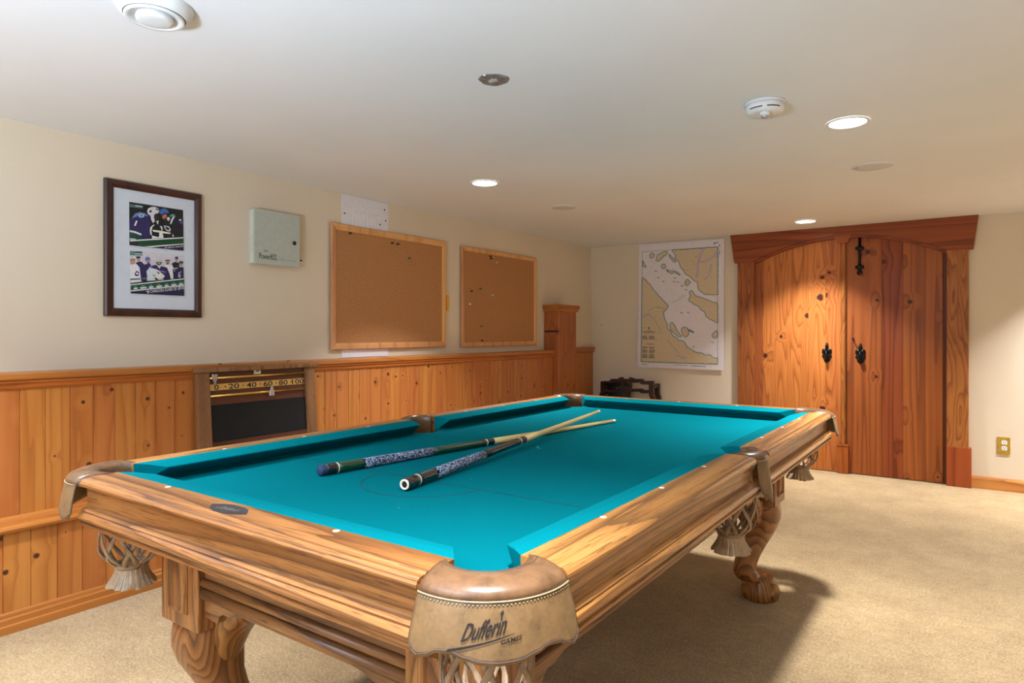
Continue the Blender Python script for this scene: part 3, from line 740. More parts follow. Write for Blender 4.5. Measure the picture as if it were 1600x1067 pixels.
for sx in (-1, 1):
    for sy in (-1, 1):
        b = 1.3*sx+2.9*sy+.2
        x0, x1 = TX+sx*BX0, TX+sx*BX1; y0, y1 = TY+sy*BY0, TY+sy*BY1
        m = MB(); m.bid = b; m.box(x0, x1, y0, y1, ZBLK, .69); blk = m.build('corner_block', oak_z, table, bevel=.003)
        for face in 'xy':       # raised field panel with a mitred frame on each outer face
            m = MB(); m.bid = b+.4
            zz = (.452, .585)
            if face == 'y':
                c = (x0+x1)/2; G = lambda a, dz, d: (c+a, y1+sy*d, dz)
            else:
                c = (y0+y1)/2; G = lambda a, dz, d: (x1+sx*d, c+a, dz)
            fr = lambda w, d, i: [G(-w, zz[0]+i, d), G(w, zz[0]+i, d), G(w, zz[1]-i, d), G(-w, zz[1]-i, d)]
            m.loft([fr(.041, -.002, 0), fr(.041, .003, 0), fr(.037, .009, .004), fr(.033, .009, .008), fr(.029, .003, .012)]); m.build('raised_panel', oak_z, blk)
        # leg
        cx, cy = (x0+x1)/2, (y0+y1)/2; ex, ey = sx*q, sy*q
        m = MB(); m.sm = True; m.bid = b
        n = 28; rings = []
        for z, off, r in KL:
            pw = 3.2 if z > .3 else 2.4
            ring = []
            for j in range(n):
                t = 2*pi*j/n; rr = r*.97*srad(t, pw)
                x, y = cx+off*ex*1.35+rr*cos(t), cy+off*ey*1.35+rr*sin(t)
                ring.append((x, y, z))
            rings.append(ring)
        m.loft(rings)
        lg = m.build('leg', oak_leg, table)
        # ears that run up behind the aprons
        ear = [(-.03, .27), (-.03, .482), (.155, .482), (.153, .472), (.130, .450), (.100, .428), (.072, .404), (.050, .376), (.033, .348), (.018, .318), (.002, .29)]
        for ax_ in 'xy':
            m = MB(); m.sm = True; m.bid = b+.7; rings = []
            for i in range(11):
                t = -1+2*i/10; ins_ = .022*(1-math.sqrt(max(0, 1-t*t)))
                ring = []
                for e_, z in ear:
                    hw_ = .030+.022*min(1, max(0, (z-.26)/.14)); ee = e_-(ins_ if e_ > -.02 else 0); zz_ = z+(ins_*.5 if .28 < z < .47 else 0)
                    ring.append((x0-sx*(ee-.03), cy+sy*(-.012+hw_*t), zz_) if ax_ == 'x' else (cx+sx*(-.012+hw_*t), y0-sy*(ee-.03), zz_))
                rings.append(ring)
            m.loft(rings); m.build('ear', oak_leg, lg)
        # paw: lobed foot
        fx, fy = cx-.006*ex, cy-.006*ey; base = math.atan2(ey, ex)
        m = MB(); m.sm = True; m.bid = b+.2; rings = []
        for z, r, amp in ((.10, .056, 0), (.085, .064, .03), (.065, .074, .07), (.045, .080, .10), (.022, .081, .10), (.008, .077, .08), (.0, .066, .05)):
            ring = []
            for j in range(56):
                t = 2*pi*j/56; d = abs((t-base+pi) % (2*pi)-pi)
                front = max(0, 1-d/2.2)
                rr = r*(1+.18*front)*(1-.08*(d > 2.2)) - r*amp*1.5*front**.3*(abs(cos(2.5*(t-base)+pi/2)) < .30)*1
                ring.append((fx+rr*cos(t)*.95, fy+rr*sin(t)*.95, z))
            rings.append(ring)
        m.loft(rings)
        for k in (-1.05, -.52, 0, .52, 1.05):
            t = base+k*.95
            m.ell((fx+.064*cos(t), fy+.064*sin(t), .030), (.024, .024, .030), 12, 8)
            m.ell((fx+.045*cos(t), fy+.045*sin(t), .066), (.019, .019, .028), 10, 8)
        m.build('claw_foot', oak_leg, lg)

# ================================================================== CUES
def cue(name, label, b0, b1, segs, L=1.445):
    d = [b1[i]-b0[i] for i in range(3)]; n = math.sqrt(sum(x*x for x in d)); d = [x/n for x in d]
    e = empty(name, b0, label, 'pool cue', 'cues lying on the cloth')
    def rad(s): return .0150-(.0150-.0062)*(s/L)
    for nm, s0, s1, mat, ex in segs:
        m = MB(); m.sm = True
        S = [s0+(s1-s0)*i/6 for i in range(7)]
        pr = [(rad(s)+ex, s) for s in S]
        if nm == 'butt_cap': pr = [(.006, 0), (.0115, .0015), (.0145, .006)]+[(rad(s)+ex, s) for s in S[1:]]
        if nm == 'butt_ring': pr = [(.0085, s0-.0005), (.0148, s0-.0005), (.0158, s0+.003), (rad(s1)+ex, s1)]
        if nm == 'tip': pr = [(rad(s0), s0), (rad(s0), s0+.004), (.0045, s1), (.002, s1+.001)]
        up = (0, 0, 1); a = [d[1]*up[2]-d[2]*up[1], d[2]*up[0]-d[0]*up[2], d[0]*up[1]-d[1]*up[0]]
        q_ = math.sqrt(sum(x*x for x in a)); a = [x/q_ for x in a]
        g = [a[1]*d[2]-a[2]*d[1], a[2]*d[0]-a[0]*d[2], a[0]*d[1]-a[1]*d[0]]
        m.loft([[tuple(b0[k]+d[k]*s+r*(cos(2*pi*j/20)*a[k]+sin(2*pi*j/20)*g[k]) for k in range(3)) for j in range(20)] for r, s in pr])
        m.build(nm, mat, e)
    return e
zc = ZBED+.0155
p0 = on_z(497.5, 735.5, zc); p1 = on_z(970, 655.5, ZBED+.0075)
s1 = [('butt_cap', 0, .022, navy_rub, 0), ('butt_ring', .022, .055, black_p, .0002), ('ring', .055, .058, ivory, .0004), ('forearm', .058, .145, green_p, 0), ('grip_wrap', .145, .405, wrap_m, .0006),
      ('forearm', .405, .645, green_p, 0), ('ring', .645, .649, ivory, .0003), ('collar', .649, .682, black_p, .0002), ('ring', .682, .685, ivory, .0003), ('shaft', .685, 1.425, shaft_w, 0), ('ferrule', 1.425, 1.440, ivory, .0001), ('tip', 1.440, 1.447, tip_w, 0)]
cue('pool_cue', 'green butted cue with a rounded blue rubber end, lying underneath', p0, p1, s1)
p0 = on_z(632.5, 757, ZBED+.0165); p1 = on_z(932, 644, ZBED+.041)
s2 = [('butt_ring', 0, .05, black_p, .0002), ('ring', .05, .053, ivory, .0004), ('forearm', .053, .135, black_p, 0), ('grip_wrap', .135, .395, wrap_m, .0006), ('forearm', .395, .640, black_p, 0),
      ('ring', .640, .644, ivory, .0003), ('collar', .644, .680, flat('dark_red_collar', (74, 24, 26), .3), .0002), ('ring', .680, .683, ivory, .0003), ('shaft', .683, 1.425, shaft_w, 0), ('ferrule', 1.425, 1.440, ivory, .0001), ('tip', 1.440, 1.447, tip_w, 0)]
c2 = cue('pool_cue', 'black butted cue with an open ivory ringed end, crossing over the green cue', p0, p1, s2)
d = [p1[i]-p0[i] for i in range(3)]; n_ = math.sqrt(sum(x*x for x in d)); d = [x/n_ for x in d]
m = MB(); m.sm = True
a = [d[1], -d[0], 0]; q_ = math.hypot(*a[:2]); a = [x/q_ for x in a]; g = [a[1]*d[2]-a[2]*d[1], a[2]*d[0]-a[0]*d[2], a[0]*d[1]-a[1]*d[0]]
m.loft([[tuple(p0[k]+d[k]*s+r*(cos(2*pi*j/20)*a[k]+sin(2*pi*j/20)*g[k]) for k in range(3)) for j in range(20)] for r, s in ((.0135, .001), (.0135, -.0025), (.0095, -.0030), (.0080, -.0015), (.0075, .001))], True, False)
m.build('end_ring', ivory, c2)
m = MB(); m.lathe_ax((0, 0, 0), 'x', [(.0075, 0), (.004, .0)], 12); m = MB()
m.loft([[tuple(p0[k]+d[k]*s+r*(cos(2*pi*j/16)*a[k]+sin(2*pi*j/16)*g[k]) for k in range(3)) for j in range(16)] for r, s in ((.0074, -.0017), (.001, -.0017))])
m.build('end_hole', flat('dark_bore', (60, 34, 30), .8), c2)

# ================================================================== THINGS ON THE LEFT WALL
def rect_on_wall(pts, x):
    q = [on_x(u, v, x) for u, v in pts]
    ys = sorted(p[1] for p in q); zs = sorted(p[2] for p in q)
    return (ys[0]+ys[1])/2, (ys[-1]+ys[-2])/2, (zs[0]+zs[1])/2, (zs[-1]+zs[-2])/2
def frame(mb, x0, x1, y0, y1, z0, z1, w, bevel_in=.004):
    for i, (a, b) in enumerate((((y0, z0), (y1, z0)), ((y1, z0), (y1, z1)), ((y1, z1), (y0, z1)), ((y0, z1), (y0, z0)))):
        s = lambda p, k: (p[0]+(k if p[0] == y0 else -k), p[1]+(k if p[1] == z0 else -k))
        mb.bid = i*.7+.2
        ring = lambda p: [(x0, *p), (x1-bevel_in, *p), (x1, *s(p, bevel_in)), (x1, *s(p, w*.65)), (x1-bevel_in*1.2, *s(p, w)), (x0, *s(p, w))]
        mb.loft([ring(a), ring(b)])
# --- framed hockey prints
XF = XW+.024
y0, y1, z0, z1 = rect_on_wall([(163.5, 277.5), (166.5, 495), (316, 302.5), (317, 495)], XF)
e = empty('framed_picture', (XW, (y0+y1)/2, z0), 'dark mahogany framed pair of hockey prints on pale blue mat', 'framed picture')
m = MB(); frame(m, XW+.001, XF, y0, y1, z0, z1, .036, .006); m.build('frame', mahog, e)
XM = XW+.012
m = MB(); m.box(XW+.002, XM, y0+.03, y1-.03, z0+.03, z1-.03); m.build('mat_board', mat_b, e)
def print_mesh(name, corners, region, layers, texts, parent):
    pw = [on_x(region[0]+x/12.555, region[1]+y/12.555, XM) for x, y in corners]      # TL, TR, BR, BL
    ya, yb = (pw[0][1]+pw[3][1])/2, (pw[1][1]+pw[2][1])/2; zt, zb_ = (pw[0][2]+pw[1][2])/2, (pw[2][2]+pw[3][2])/2
    TL, TR, BR, BL = corners
    def mp(x, y, k):
        u = (x-(TL[0]+BL[0])/2)/((TR[0]+BR[0]-TL[0]-BL[0])/2)
        tp = TL[1]+(TR[1]-TL[1])*u; bt = BL[1]+(BR[1]-BL[1])*u; v = (y-tp)/(bt-tp)
        u = min(1, max(0, u)); v = min(1, max(0, v))
        return (XM+.0008+k*.00012, ya+(yb-ya)*u, zt+(zb_-zt)*v)
    m = MB(); mats = []
    def col(c):
        k = ink(c)
        if k not in mats: mats.append(k)
        m.cm = mats.index(k)
    col(layers[0][0]); p = [mp(*c, 0) for c in corners]
    m.prism([(XM-.0005, *a[1:]) for a in p], p)
    for k, (c, pts) in enumerate(layers[1:], 1):
        col(c); m.poly([mp(x, y, k) for x, y in pts])
    k = len(layers)+2; col((240, 240, 240))
    for body, a, b, h in texts:
        put_text(m, body, lambda x, y: mp(a[0]+(b[0]-a[0])*x, a[1]+(b[1]-a[1])*x-h*y, k), .0)
    return m.build(name, mats, parent)
NV, WHT, BLU, SK, DK, GR = (42, 38, 92), (226, 226, 232), (84, 116, 184), (186, 146, 126), (24, 24, 34), (16, 80, 56)
L1 = [((14, 26, 26), None), ((78, 108, 112), [(155,112),(400,142),(400,200),(155,175)]), ((190, 205, 205), [(262,140),(395,155),(395,172),(262,160)]),
 (NV, [(155,430),(200,380),(250,300),(340,270),(430,285),(500,330),(540,400),(545,520),(530,650),(540,780),(155,800)]),
 ((104, 132, 190), [(190,400),(255,303),(340,272),(440,292),(512,355),(430,335),(330,335),(250,375)]),
 ((190, 205, 225), [(318,340),(360,305),(420,320),(430,360),(370,382),(325,368)]), ((90, 120, 184), [(338,342),(364,320),(404,330),(408,352),(370,366),(342,358)]),
 (WHT, [(272,440),(300,446),(264,545),(234,540)]), (WHT, [(155,632),(260,650),(378,700),(366,728),(250,684),(155,664)]), ((20, 66, 58), [(155,668),(250,688),(366,732),(390,790),(155,800)]), (WHT, [(155,790),(270,800),(260,815),(155,812)]),
 ((212, 212, 218), [(480,250),(500,200),(550,172),(620,160),(690,190),(720,240),(700,280),(660,300),(640,290),(610,360),(630,440),(596,486),(560,420),(545,340),(500,310)]),
 ((70, 74, 110), [(515,250),(545,225),(580,240),(560,280),(530,280)]), ((40, 38, 44), [(640,190),(690,205),(712,245),(690,235),(650,212)]), ((46, 40, 42), [(612,320),(672,312),(712,360),(700,410),(650,425),(618,380)]),
 ((70, 108, 178), [(715,290),(735,225),(800,188),(865,208),(905,262),(895,295),(845,270),(765,310)]), ((28, 40, 80), [(720,300),(765,312),(840,275),(852,300),(770,340),(730,330)]), ((196, 120, 100), [(775,335),(850,296),(868,350),(845,385),(800,405),(778,380)]),
 ((88, 30, 34), [(812,380),(846,385),(850,430),(815,440)]), ((206, 216, 222), [(868,372),(910,360),(935,395),(900,440),(868,412)]), ((206, 216, 222), [(985,360),(1040,338),(1000,400),(960,490),(928,505),(950,420)]), ((90, 150, 150), [(920,330),(980,300),(1040,320),(1000,350),(940,356)]),
 ((30, 28, 42), [(1000,420),(1050,360),(1110,320),(1205,400),(1205,770),(960,780),(940,640)]), ((60, 66, 130), [(1100,430),(1205,440),(1205,520),(1120,470)]), (WHT, [(1112,405),(1150,400),(1165,430),(1120,428)]),
 ((236, 236, 206), [(580,618),(760,634),(860,656),(945,668),(925,694),(800,680),(600,652)]), ((220, 220, 214), [(536,570),(600,515),(625,520),(580,560),(562,640),(570,720),(540,715),(528,640)]), (WHT, [(568,730),(700,760),(720,640),(770,640),(800,770),(570,788)]),
 ((20, 24, 26), [(590,675),(700,672),(715,740),(640,740)]), ((220, 220, 220), [(640,450),(700,430),(690,505),(668,500),(672,470)]), ((220, 220, 220), [(720,540),(765,545),(782,600),(760,640),(752,590)]),
 ((214, 214, 222), [(800,528),(905,545),(942,600),(925,648),(860,632),(820,590)]), ((36, 34, 70), [(822,548),(895,562),(920,600),(905,622),(862,612),(838,585)]), (WHT, [(975,690),(1000,720),(1000,755),(975,735)]),
 (WHT, [(155,826),(1205,754),(1205,776),(155,852)]), ((24, 76, 46), [(155,852),(1205,776),(1205,882),(430,946),(155,922)]), ((44, 36, 30), [(155,866),(300,858),(300,930),(155,922)]), (WHT, [(420,946),(1205,880),(1205,897),(560,960)]), ((24, 24, 58), [(560,960),(1205,897),(1205,1018)])]
print_mesh('photo_print', [(145,72),(1205,222),(1205,1018),(152,925)], (190, 310), L1, [('WE ARE ALL CANUCKS', (812, 982), (1200, 946), 30)], e)['label'] = 'upper print of two hockey players close together in navy'
L2 = [((208, 204, 214), None), ((92, 128, 130), [(160,96),(395,102),(395,185),(160,180)]), ((36, 84, 84), [(250,100),(390,106),(390,135),(250,130)]), ((200, 214, 214), [(255,140),(385,148),(385,160),(255,155)]),
 (NV, [(262,330),(330,300),(372,300),(425,352),(350,430),(320,390)]), (SK, [(285,235),(350,235),(342,290),(300,310)]), ((30, 34, 60), [(272,200),(352,196),(356,236),(280,240)]),
 (WHT, [(160,375),(210,362),(290,360),(330,420),(356,640),(365,700),(195,725),(165,640)]), (SK, [(165,270),(205,245),(255,258),(250,340),(205,365),(168,345)]), ((150, 110, 70), [(160,270),(200,240),(262,256),(255,285),(205,262),(172,300)]), (NV, [(240,545),(285,480),(330,510),(320,580),(265,588)]), (WHT, [(262,545),(290,510),(315,525),(305,560)]), ((60, 100, 100), [(165,640),(350,628),(354,652),(168,668)]),
 (NV, [(340,430),(400,365),(470,345),(545,345),(560,430),(470,640),(480,690),(372,690)]), (SK, [(455,270),(542,268),(528,335),(500,350),(470,335)]), ((62, 46, 40), [(485,318),(530,312),(522,345),(496,352)]), (BLU, [(436,250),(462,205),(528,212),(548,262),(455,282)]), ((96, 110, 116), [(380,620),(470,610),(475,640),(385,648)]),
 (WHT, [(835,375),(870,365),(950,360),(1005,420),(995,600),(945,640),(900,520)]), (SK, [(838,262),(925,258),(912,335),(880,360),(855,340)]), ((60, 44, 40), [(832,262),(928,258),(925,280),(838,284)]), ((110, 80, 70), [(850,318),(908,312),(895,345),(868,348)]),
 ((28, 28, 46), [(965,330),(1030,298),(1120,320),(1118,440),(1000,420)]), (SK, [(1032,240),(1092,240),(1082,295),(1045,300)]), ((48, 66, 128), [(1028,205),(1060,190),(1094,200),(1098,240),(1030,246)]),
 ((34, 32, 66), [(980,440),(1080,400),(1205,400),(1212,640),(1000,636)]), (SK, [(1118,318),(1195,312),(1180,375),(1140,385)]), ((44, 64, 110), [(1108,300),(1145,276),(1200,295),(1195,332),(1116,326)]), ((170, 160, 190), [(1095,510),(1160,480),(1160,500),(1115,525),(1150,560),(1140,610),(1095,600)]), ((150, 160, 165), [(1000,420),(1080,405),(1090,425),(1020,450),(1030,490),(1005,480)]),
 (NV, [(500,420),(560,375),(640,362),(760,388),(865,412),(920,540),(945,645),(820,660),(640,520)]), ((120, 130, 190), [(500,420),(560,372),(600,368),(540,420)]), ((204, 204, 204), [(636,290),(655,245),(708,222),(760,250),(778,305),(755,370),(715,440),(672,380)]), ((66, 58, 56), [(645,305),(765,300),(745,352),(705,372),(665,355)]), ((170, 150, 140), [(668,315),(742,312),(722,345),(690,348)]), ((150, 120, 170), [(640,450),(840,495),(835,515),(640,475)]),
 ((206, 216, 222), [(462,490),(520,420),(640,468),(700,545),(655,650),(570,690),(485,668)]), (WHT, [(500,410),(660,450),(820,570),(800,560),(650,480)]), ((150, 100, 110), [(580,565),(640,560),(635,580),(590,585)]), ((222, 224, 214), [(655,575),(735,515),(818,580),(800,612),(705,645),(645,615)]), (DK, [(610,610),(660,620),(700,650),(640,660)]),
 (DK, [(162,728),(480,680),(860,650),(1213,618),(1213,632),(165,752)]), (WHT, [(165,752),(1213,620),(1213,638),(165,772)]), (GR, [(165,772),(1213,638),(1214,748),(165,868)]), (WHT, [(165,876),(1214,750),(1214,766),(165,894)]), ((30, 28, 74), [(165,894),(1214,766),(1215,962),(162,930)])]
for cx_, w_ in ((255, 42), (398, 70), (548, 48), (702, 62), (850, 44), (996, 60), (1142, 52)):
    yy = 800-(cx_-255)*.108
    L2.append(((214, 226, 222), [(cx_-w_, yy+18+w_*.12), (cx_+w_, yy+18-w_*.12), (cx_+w_*.9, yy+44-w_*.12), (cx_-w_*.6, yy+46+w_*.1)]))
    L2.append(((170, 200, 190), [(cx_-w_*.5, yy-4), (cx_+w_*.4, yy-12), (cx_+w_*.4, yy-2), (cx_-w_*.5, yy+6)]))
L2.append(((190, 190, 214), [(445, 880), (480, 866), (515, 872), (505, 915), (475, 930), (470, 905), (492, 890), (460, 895)]))
print_mesh('photo_print', [(152,80),(1212,170),(1215,962),(162,930)], (190, 385), L2, [('CANUCKS CLASS OF', (530, 914), (1055, 850), 58), ('2010', (1075, 846), (1205, 828), 66)], e)['label'] = 'lower print of a row of seven hockey players'
m = MB(); m.box(XF-.007, XF-.0055, y0+.034, y1-.034, z0+.034, z1-.034)
gl = NT('picture_glass'); gl.col((255, 255, 255)); gl.set(.03); gl.b.inputs['Transmission Weight'].default_value = 1; gl.b.inputs['IOR'].default_value = 1.02; gl.b.inputs['Alpha'].default_value = .12
m.build('glazing', gl.m, e)

# --- alarm control box
XA = XW+.055
y0, y1, z0, z1 = rect_on_wall([(398, 325.5), (397, 411.5), (468.5, 336), (469, 418.5)], XA)
e = empty('alarm_cabinet', (XW, (y0+y1)/2, z0), 'square grey green alarm control box with black lock', 'alarm box')
m = MB(); m.box(XW, XA-.012, y0+.004, y1-.004, z0+.004, z1-.004); m.build('body', alarm_side, e, bevel=.003)
m = MB(); m.box(XA-.012, XA, y0, y1, z0, z1); dd = m.build('door', alarm_m, e, bevel=.003)
p = on_x(460, 380, XA); m = MB(); m.sm = True; m.lathe_ax((XA-.001, p[1], p[2]), 'x', [(.012, 0), (.012, .003), (.009, .004), (.003, .0035)], 20); m.build('lock', dark_slot, dd)
m = MB(); p = on_x(404.8, 402, XA); p2 = on_x(432.5, 403.5, XA)
put_text(m, 'Power832', lambda x, y: (XA+.0006, p[1]+(p2[1]-p[1])*x, p[2]-.006+.031*y), 0, .9)
p = on_x(412.5, 394, XA); p2 = on_x(419.5, 394.5, XA)
put_text(m, 'DSC', lambda x, y: (XA+.0006, p[1]+(p2[1]-p[1])*x, p[2]+.004+.008*y), .02)
m.build('lettering', black_ink, dd)
m = MB(); p = on_x(434, 405.5, XA); p2 = on_x(463, 408.5, XA); m.box(XA, XA+.0005, p[1], p2[1], p[2]-.001, p[2]+.001); m.build('pinstripe', flat('grey_line', (128, 136, 130), .5), dd)
m = MB(); p = on_x(470.5, 407, XA-.03); m.lathe_ax((XA-.035, p[1]-.006, p[2]), 'y', [(.004, 0), (.004, .016)], 8); m.build('wire_stub', dark_slot, e)

# --- access panel behind the big cork board
y0, y1, z0, z1 = on_x(533.5, 303, XW)[1], on_x(606.5, 318, XW)[1], .983, CEIL-.006
e = empty('access_panel', (XW, (y0+y1)/2, z0), 'white moulded panel strip partly hidden behind the larger cork board', 'wall panel')
m = MB(); m.box(XW, XW+.0035, y0, y1, z0, z1); m.build('board', white_gl, e, bevel=.002)
m = MB()
ya, yb = y0+(y1-y0)*.22, y0+(y1-y0)*.78; yc = (ya+yb)/2
for a, b in ((ya, yc-.012), (yc+.012, yb)):
    r_ = lambda w, d, i: [(XW+.0032+d*.8, a+w, z0+.1+i), (XW+.0032+d*.8, b-w, z0+.1+i), (XW+.0032+d*.8, b-w, z1-.09-i), (XW+.0032+d*.8, a+w, z1-.09-i)]
    m.loft([r_(0, 0, 0), r_(.006, .004, .006), r_(.014, .001, .014), r_(.022, .003, .022)])
m.build('raised_field', white_gl, e)
for u, v in ((538.5, 333), (602.5, 345), (594, 351), (601, 328)):
    m = MB(); p = on_x(u, v, XW+.004); m.sm = True; m.lathe_ax((XW+.0032, p[1], p[2]), 'x', [(.006, 0), (.005, .002), (.002, .0025)], 10); m.build('screw', dark_slot, e)

# --- cork boards
def corkboard(pts, label, w):
    X = XW+.026
    y0, y1, z0, z1 = rect_on_wall(pts, X)
    e = empty('cork_board', (XW, (y0+y1)/2, z0), label, 'cork board', 'cork notice boards')
    m = MB(); frame(m, XW+.010, X, y0, y1, z0, z1, w, .004); m.build('frame', cork_frame, e)
    m = MB(); m.box(XW+.007, X-.010, y0+w*.8, y1-w*.8, z0+w*.8, z1-w*.8); m.build('cork_sheet', cork, e)
    return X-.010
XK = corkboard([(518.5, 346.5), (518.5, 546.5), (698, 377.5), (697, 542)], 'larger pale framed cork board, in front of the white panel', .040)
corkboard([(722, 383.5), (722.5, 543), (839, 403), (838.5, 538.5)], 'smaller pale framed cork board, nearer the corner pilaster', .034)
def pin(u, v, mat, label, group):
    p = on_x(u, v, XK)
    m = MB(); m.sm = True
    m.lathe_ax((XK-.0005, p[1], p[2]), 'x', [(.001, 0), (.0055, .002), (.006, .004), (.004, .007), (.004, .012), (.0065, .015), (.0065, .018), (.003, .019)], 12)
    tag(m.build('push_pin', mat), label, 'push pin', group)
G1, G2 = 'pins in the larger cork board', 'pins in the smaller cork board'
for u, v, k, l in ((545.5, 364.5, pin_k, 'black pin alone in the top corner of the larger cork board, under the white panel'), (611.5, 379.5, pin_k, 'black pin near the top middle of the larger cork board, first of a pair'),
                   (620, 381.5, pin_k, 'black pin near the top middle of the larger cork board, second of a pair'), (638, 403.5, pin_g, 'only green pin in the larger cork board')): pin(u, v, k, l, G1)
for u, v, k, l in ((765, 400.5, pin_k, 'upper black pin of the stacked pair at the top of the smaller cork board'), (766, 404, pin_k, 'lower black pin of the stacked pair at the top of the smaller cork board'),
                   (774.5, 410, pin_y, 'pale yellow pin beside the black pair in the smaller cork board'), (735.5, 455, pin_k, 'black pin halfway up the edge of the smaller cork board'), (749.5, 451, pin_g, 'upper green pin in the smaller cork board'),
                   (768, 461, pin_w, 'white pin in the middle of the smaller cork board'), (732.5, 475, pin_w, 'white pin hard against the frame of the smaller cork board'), (751, 509.5, pin_g, 'lower green pin in the smaller cork board'),
                   (752, 532, pin_k, 'black pin low down in the smaller cork board, above the bottom frame')): pin(u, v, k, l, G2)
p = on_x(699.5, 461, XW+.008); p2 = on_x(701.5, 486, XW+.008)
m = MB(); m.box(XW, XW+.009, p[1]-.012, p2[1], p2[2], p[2]); tag(m.build('yellow_tab', yellow, bevel=.002), 'small yellow tab sticking out from behind the larger cork board', 'tab')

# --- snooker scoreboard standing on the ledge
SB0, SB1 = (-3.028, .967), (-2.985, ZL+.0005)      # front face, top and foot
def sf(u, v, off=0):
    # point on the leaning front face
    d = ray(u, v); k = (SB1[0]-SB0[0])/(SB1[1]-SB0[1])
    t = (SB0[0]+k*(H-SB0[1]))/(d[0]-k*d[2]); return (d[0]*t+off, d[1]*t, H+d[2]*t)
fx_ = lambda z: SB0[0]+(SB1[0]-SB0[0])*(z-SB0[1])/(SB1[1]-SB0[1])
yl0, yl1, yr0, yr1 = sf(307.5, 590)[1], sf(328, 590)[1], sf(476.5, 580)[1], sf(491.5, 580)[1]
e = empty('snooker_scoreboard', (-3.02, (yl0+yr1)/2, ZL), 'dark oak snooker scoreboard with brass number rail and blackboard', 'scoreboard')
def slab(m, y0, y1, z0, z1, f0, f1):
    m.loft([[(fx_(z)+f0, y0, z), (fx_(z)+f1, y0, z), (fx_(z)+f1, y1, z), (fx_(z)+f0, y1, z)] for z in (z0, z1)])
for a, b, bd in ((yl0, yl1, .2), (yr0, yr1, .8)):
    m = MB(); m.bid = bd; slab(m, a, b, ZL+.001, .945, -.030, 0); m.build('side_rail', oak_board, e, bevel=.002)
m = MB(); m.bid = .5; m.box(fx_(.955)-.03, fx_(.955)+.014, yl0-.018, yr1+.02, .945, .967); m.build('top_cap', oak_board, e, bevel=.004)
m = MB(); m.bid = .3; slab(m, yl1-.005, yr0+.005, ZL+.02, .945, -.030, -.014); m.build('back_panel', brown_panel, e)
zsh0, zsh1 = sf(333, 634)[2], sf(333, 692)[2]
m = MB(); slab(m, yl1, yr0, zsh1, zsh0, -.014, -.010); m.build('blackboard', chalk_b, e)
m = MB(); m.bid = .7; slab(m, yl1, yr0, ZL+.03, zsh1, -.014, -.003); m.build('bottom_rail', brown_panel, e)
zn0, zn1 = sf(329, 611)[2], sf(329, 601)[2]
m = MB(); slab(m, yl1+.001, yr0-.002, zn0, zn1, -.014, -.011); ns = m.build('number_strip', brass_flat, e)
m = MB()
W_ = yr0-yl1; zm = (zn0+zn1)/2
for body, fr, wd in (('0', .068, .022), ('20', .235, .054), ('40', .413, .054), ('60', .587, .052), ('80', .756, .052), ('100', .925, .074)):
    yc_ = yl1+W_*fr
    put_text(m, body, lambda x, y: (fx_(zm-.0125+.025*y)-.0103, yc_-wd/2*1.05+wd*1.05*x, zm-.0125+.025*y), .015)
for fr in (.152, .328, .505, .675, .842):
    yc_ = yl1+W_*fr; m.poly([(fx_(zm+.004*sin(2*pi*j/10))-.0103, yc_+.004*cos(2*pi*j/10), zm+.004*sin(2*pi*j/10)) for j in range(10)])
m.build('numerals', black_ink, ns)
for uu, vv in ((340, 590.5), (340, 618.5)):
    z = sf(uu, vv)[2]; m = MB(); m.sm = True; m.tube([(fx_(z)-.004, yl1+.001, z), (fx_(z)-.004, yr0-.001, z)], .0062, 10); m.build('brass_rail', brass, e)
def pointer(u, v, up, mat):
    p = sf(u, v); x = fx_(p[2])+.002; m = MB()
    s = 1 if up else -1
    o = [(-.016, -.022*s), (.016, -.022*s), (.014, -.006*s), (.004, .03*s), (0, .036*s), (-.004, .03*s), (-.014, -.006*s)]
    m.prism([(x, p[1]+a, p[2]+b) for a, b in o], [(x+.006, p[1]+a*.8, p[2]+b*.9) for a, b in o]); m.sm = True
    m.tube([(x-.006, p[1]-.013, p[2]-.004*s), (x-.006, p[1]+.013, p[2]-.004*s)], .0095, 10)
    m.build('pointer', mat, e)
pointer(424.5, 611.5, True, silver); pointer(335, 591, False, silver)
m = MB(); p = sf(404, 580.5); m.box(fx_(p[2])-.0145, fx_(p[2])-.008, p[1]-.019, p[1]+.019, p[2]-.012, p[2]+.013); mp_ = m.build('maker_plate', ivory, e)
m = MB()
for a, b in (((-.012, -.004), (.012, .004)), ((-.008, .004), (.004, .008)), ((.002, -.006), (.008, .006))):
    m.poly([(fx_(p[2])-.0076, p[1]+a[0], p[2]+a[1]), (fx_(p[2])-.0076, p[1]+b[0], p[2]+b[1]), (fx_(p[2])-.0076, p[1]+b[0], p[2]+b[1]+.004), (fx_(p[2])-.0076, p[1]+a[0], p[2]+a[1]+.004)])
m.build('scroll_mark', black_ink, mp_)
for u in (346, 452.5):
    p = sf(u, 573); m = MB(); m.sm = True
    m.tube([(fx_(.967)-.012, p[1]+.009*cos(t_), .967+.009+.009*sin(t_)) for t_ in [2*pi*i/14 for i in range(15)]], .0022, 6)
    m.build('screw_eye', iron, e)

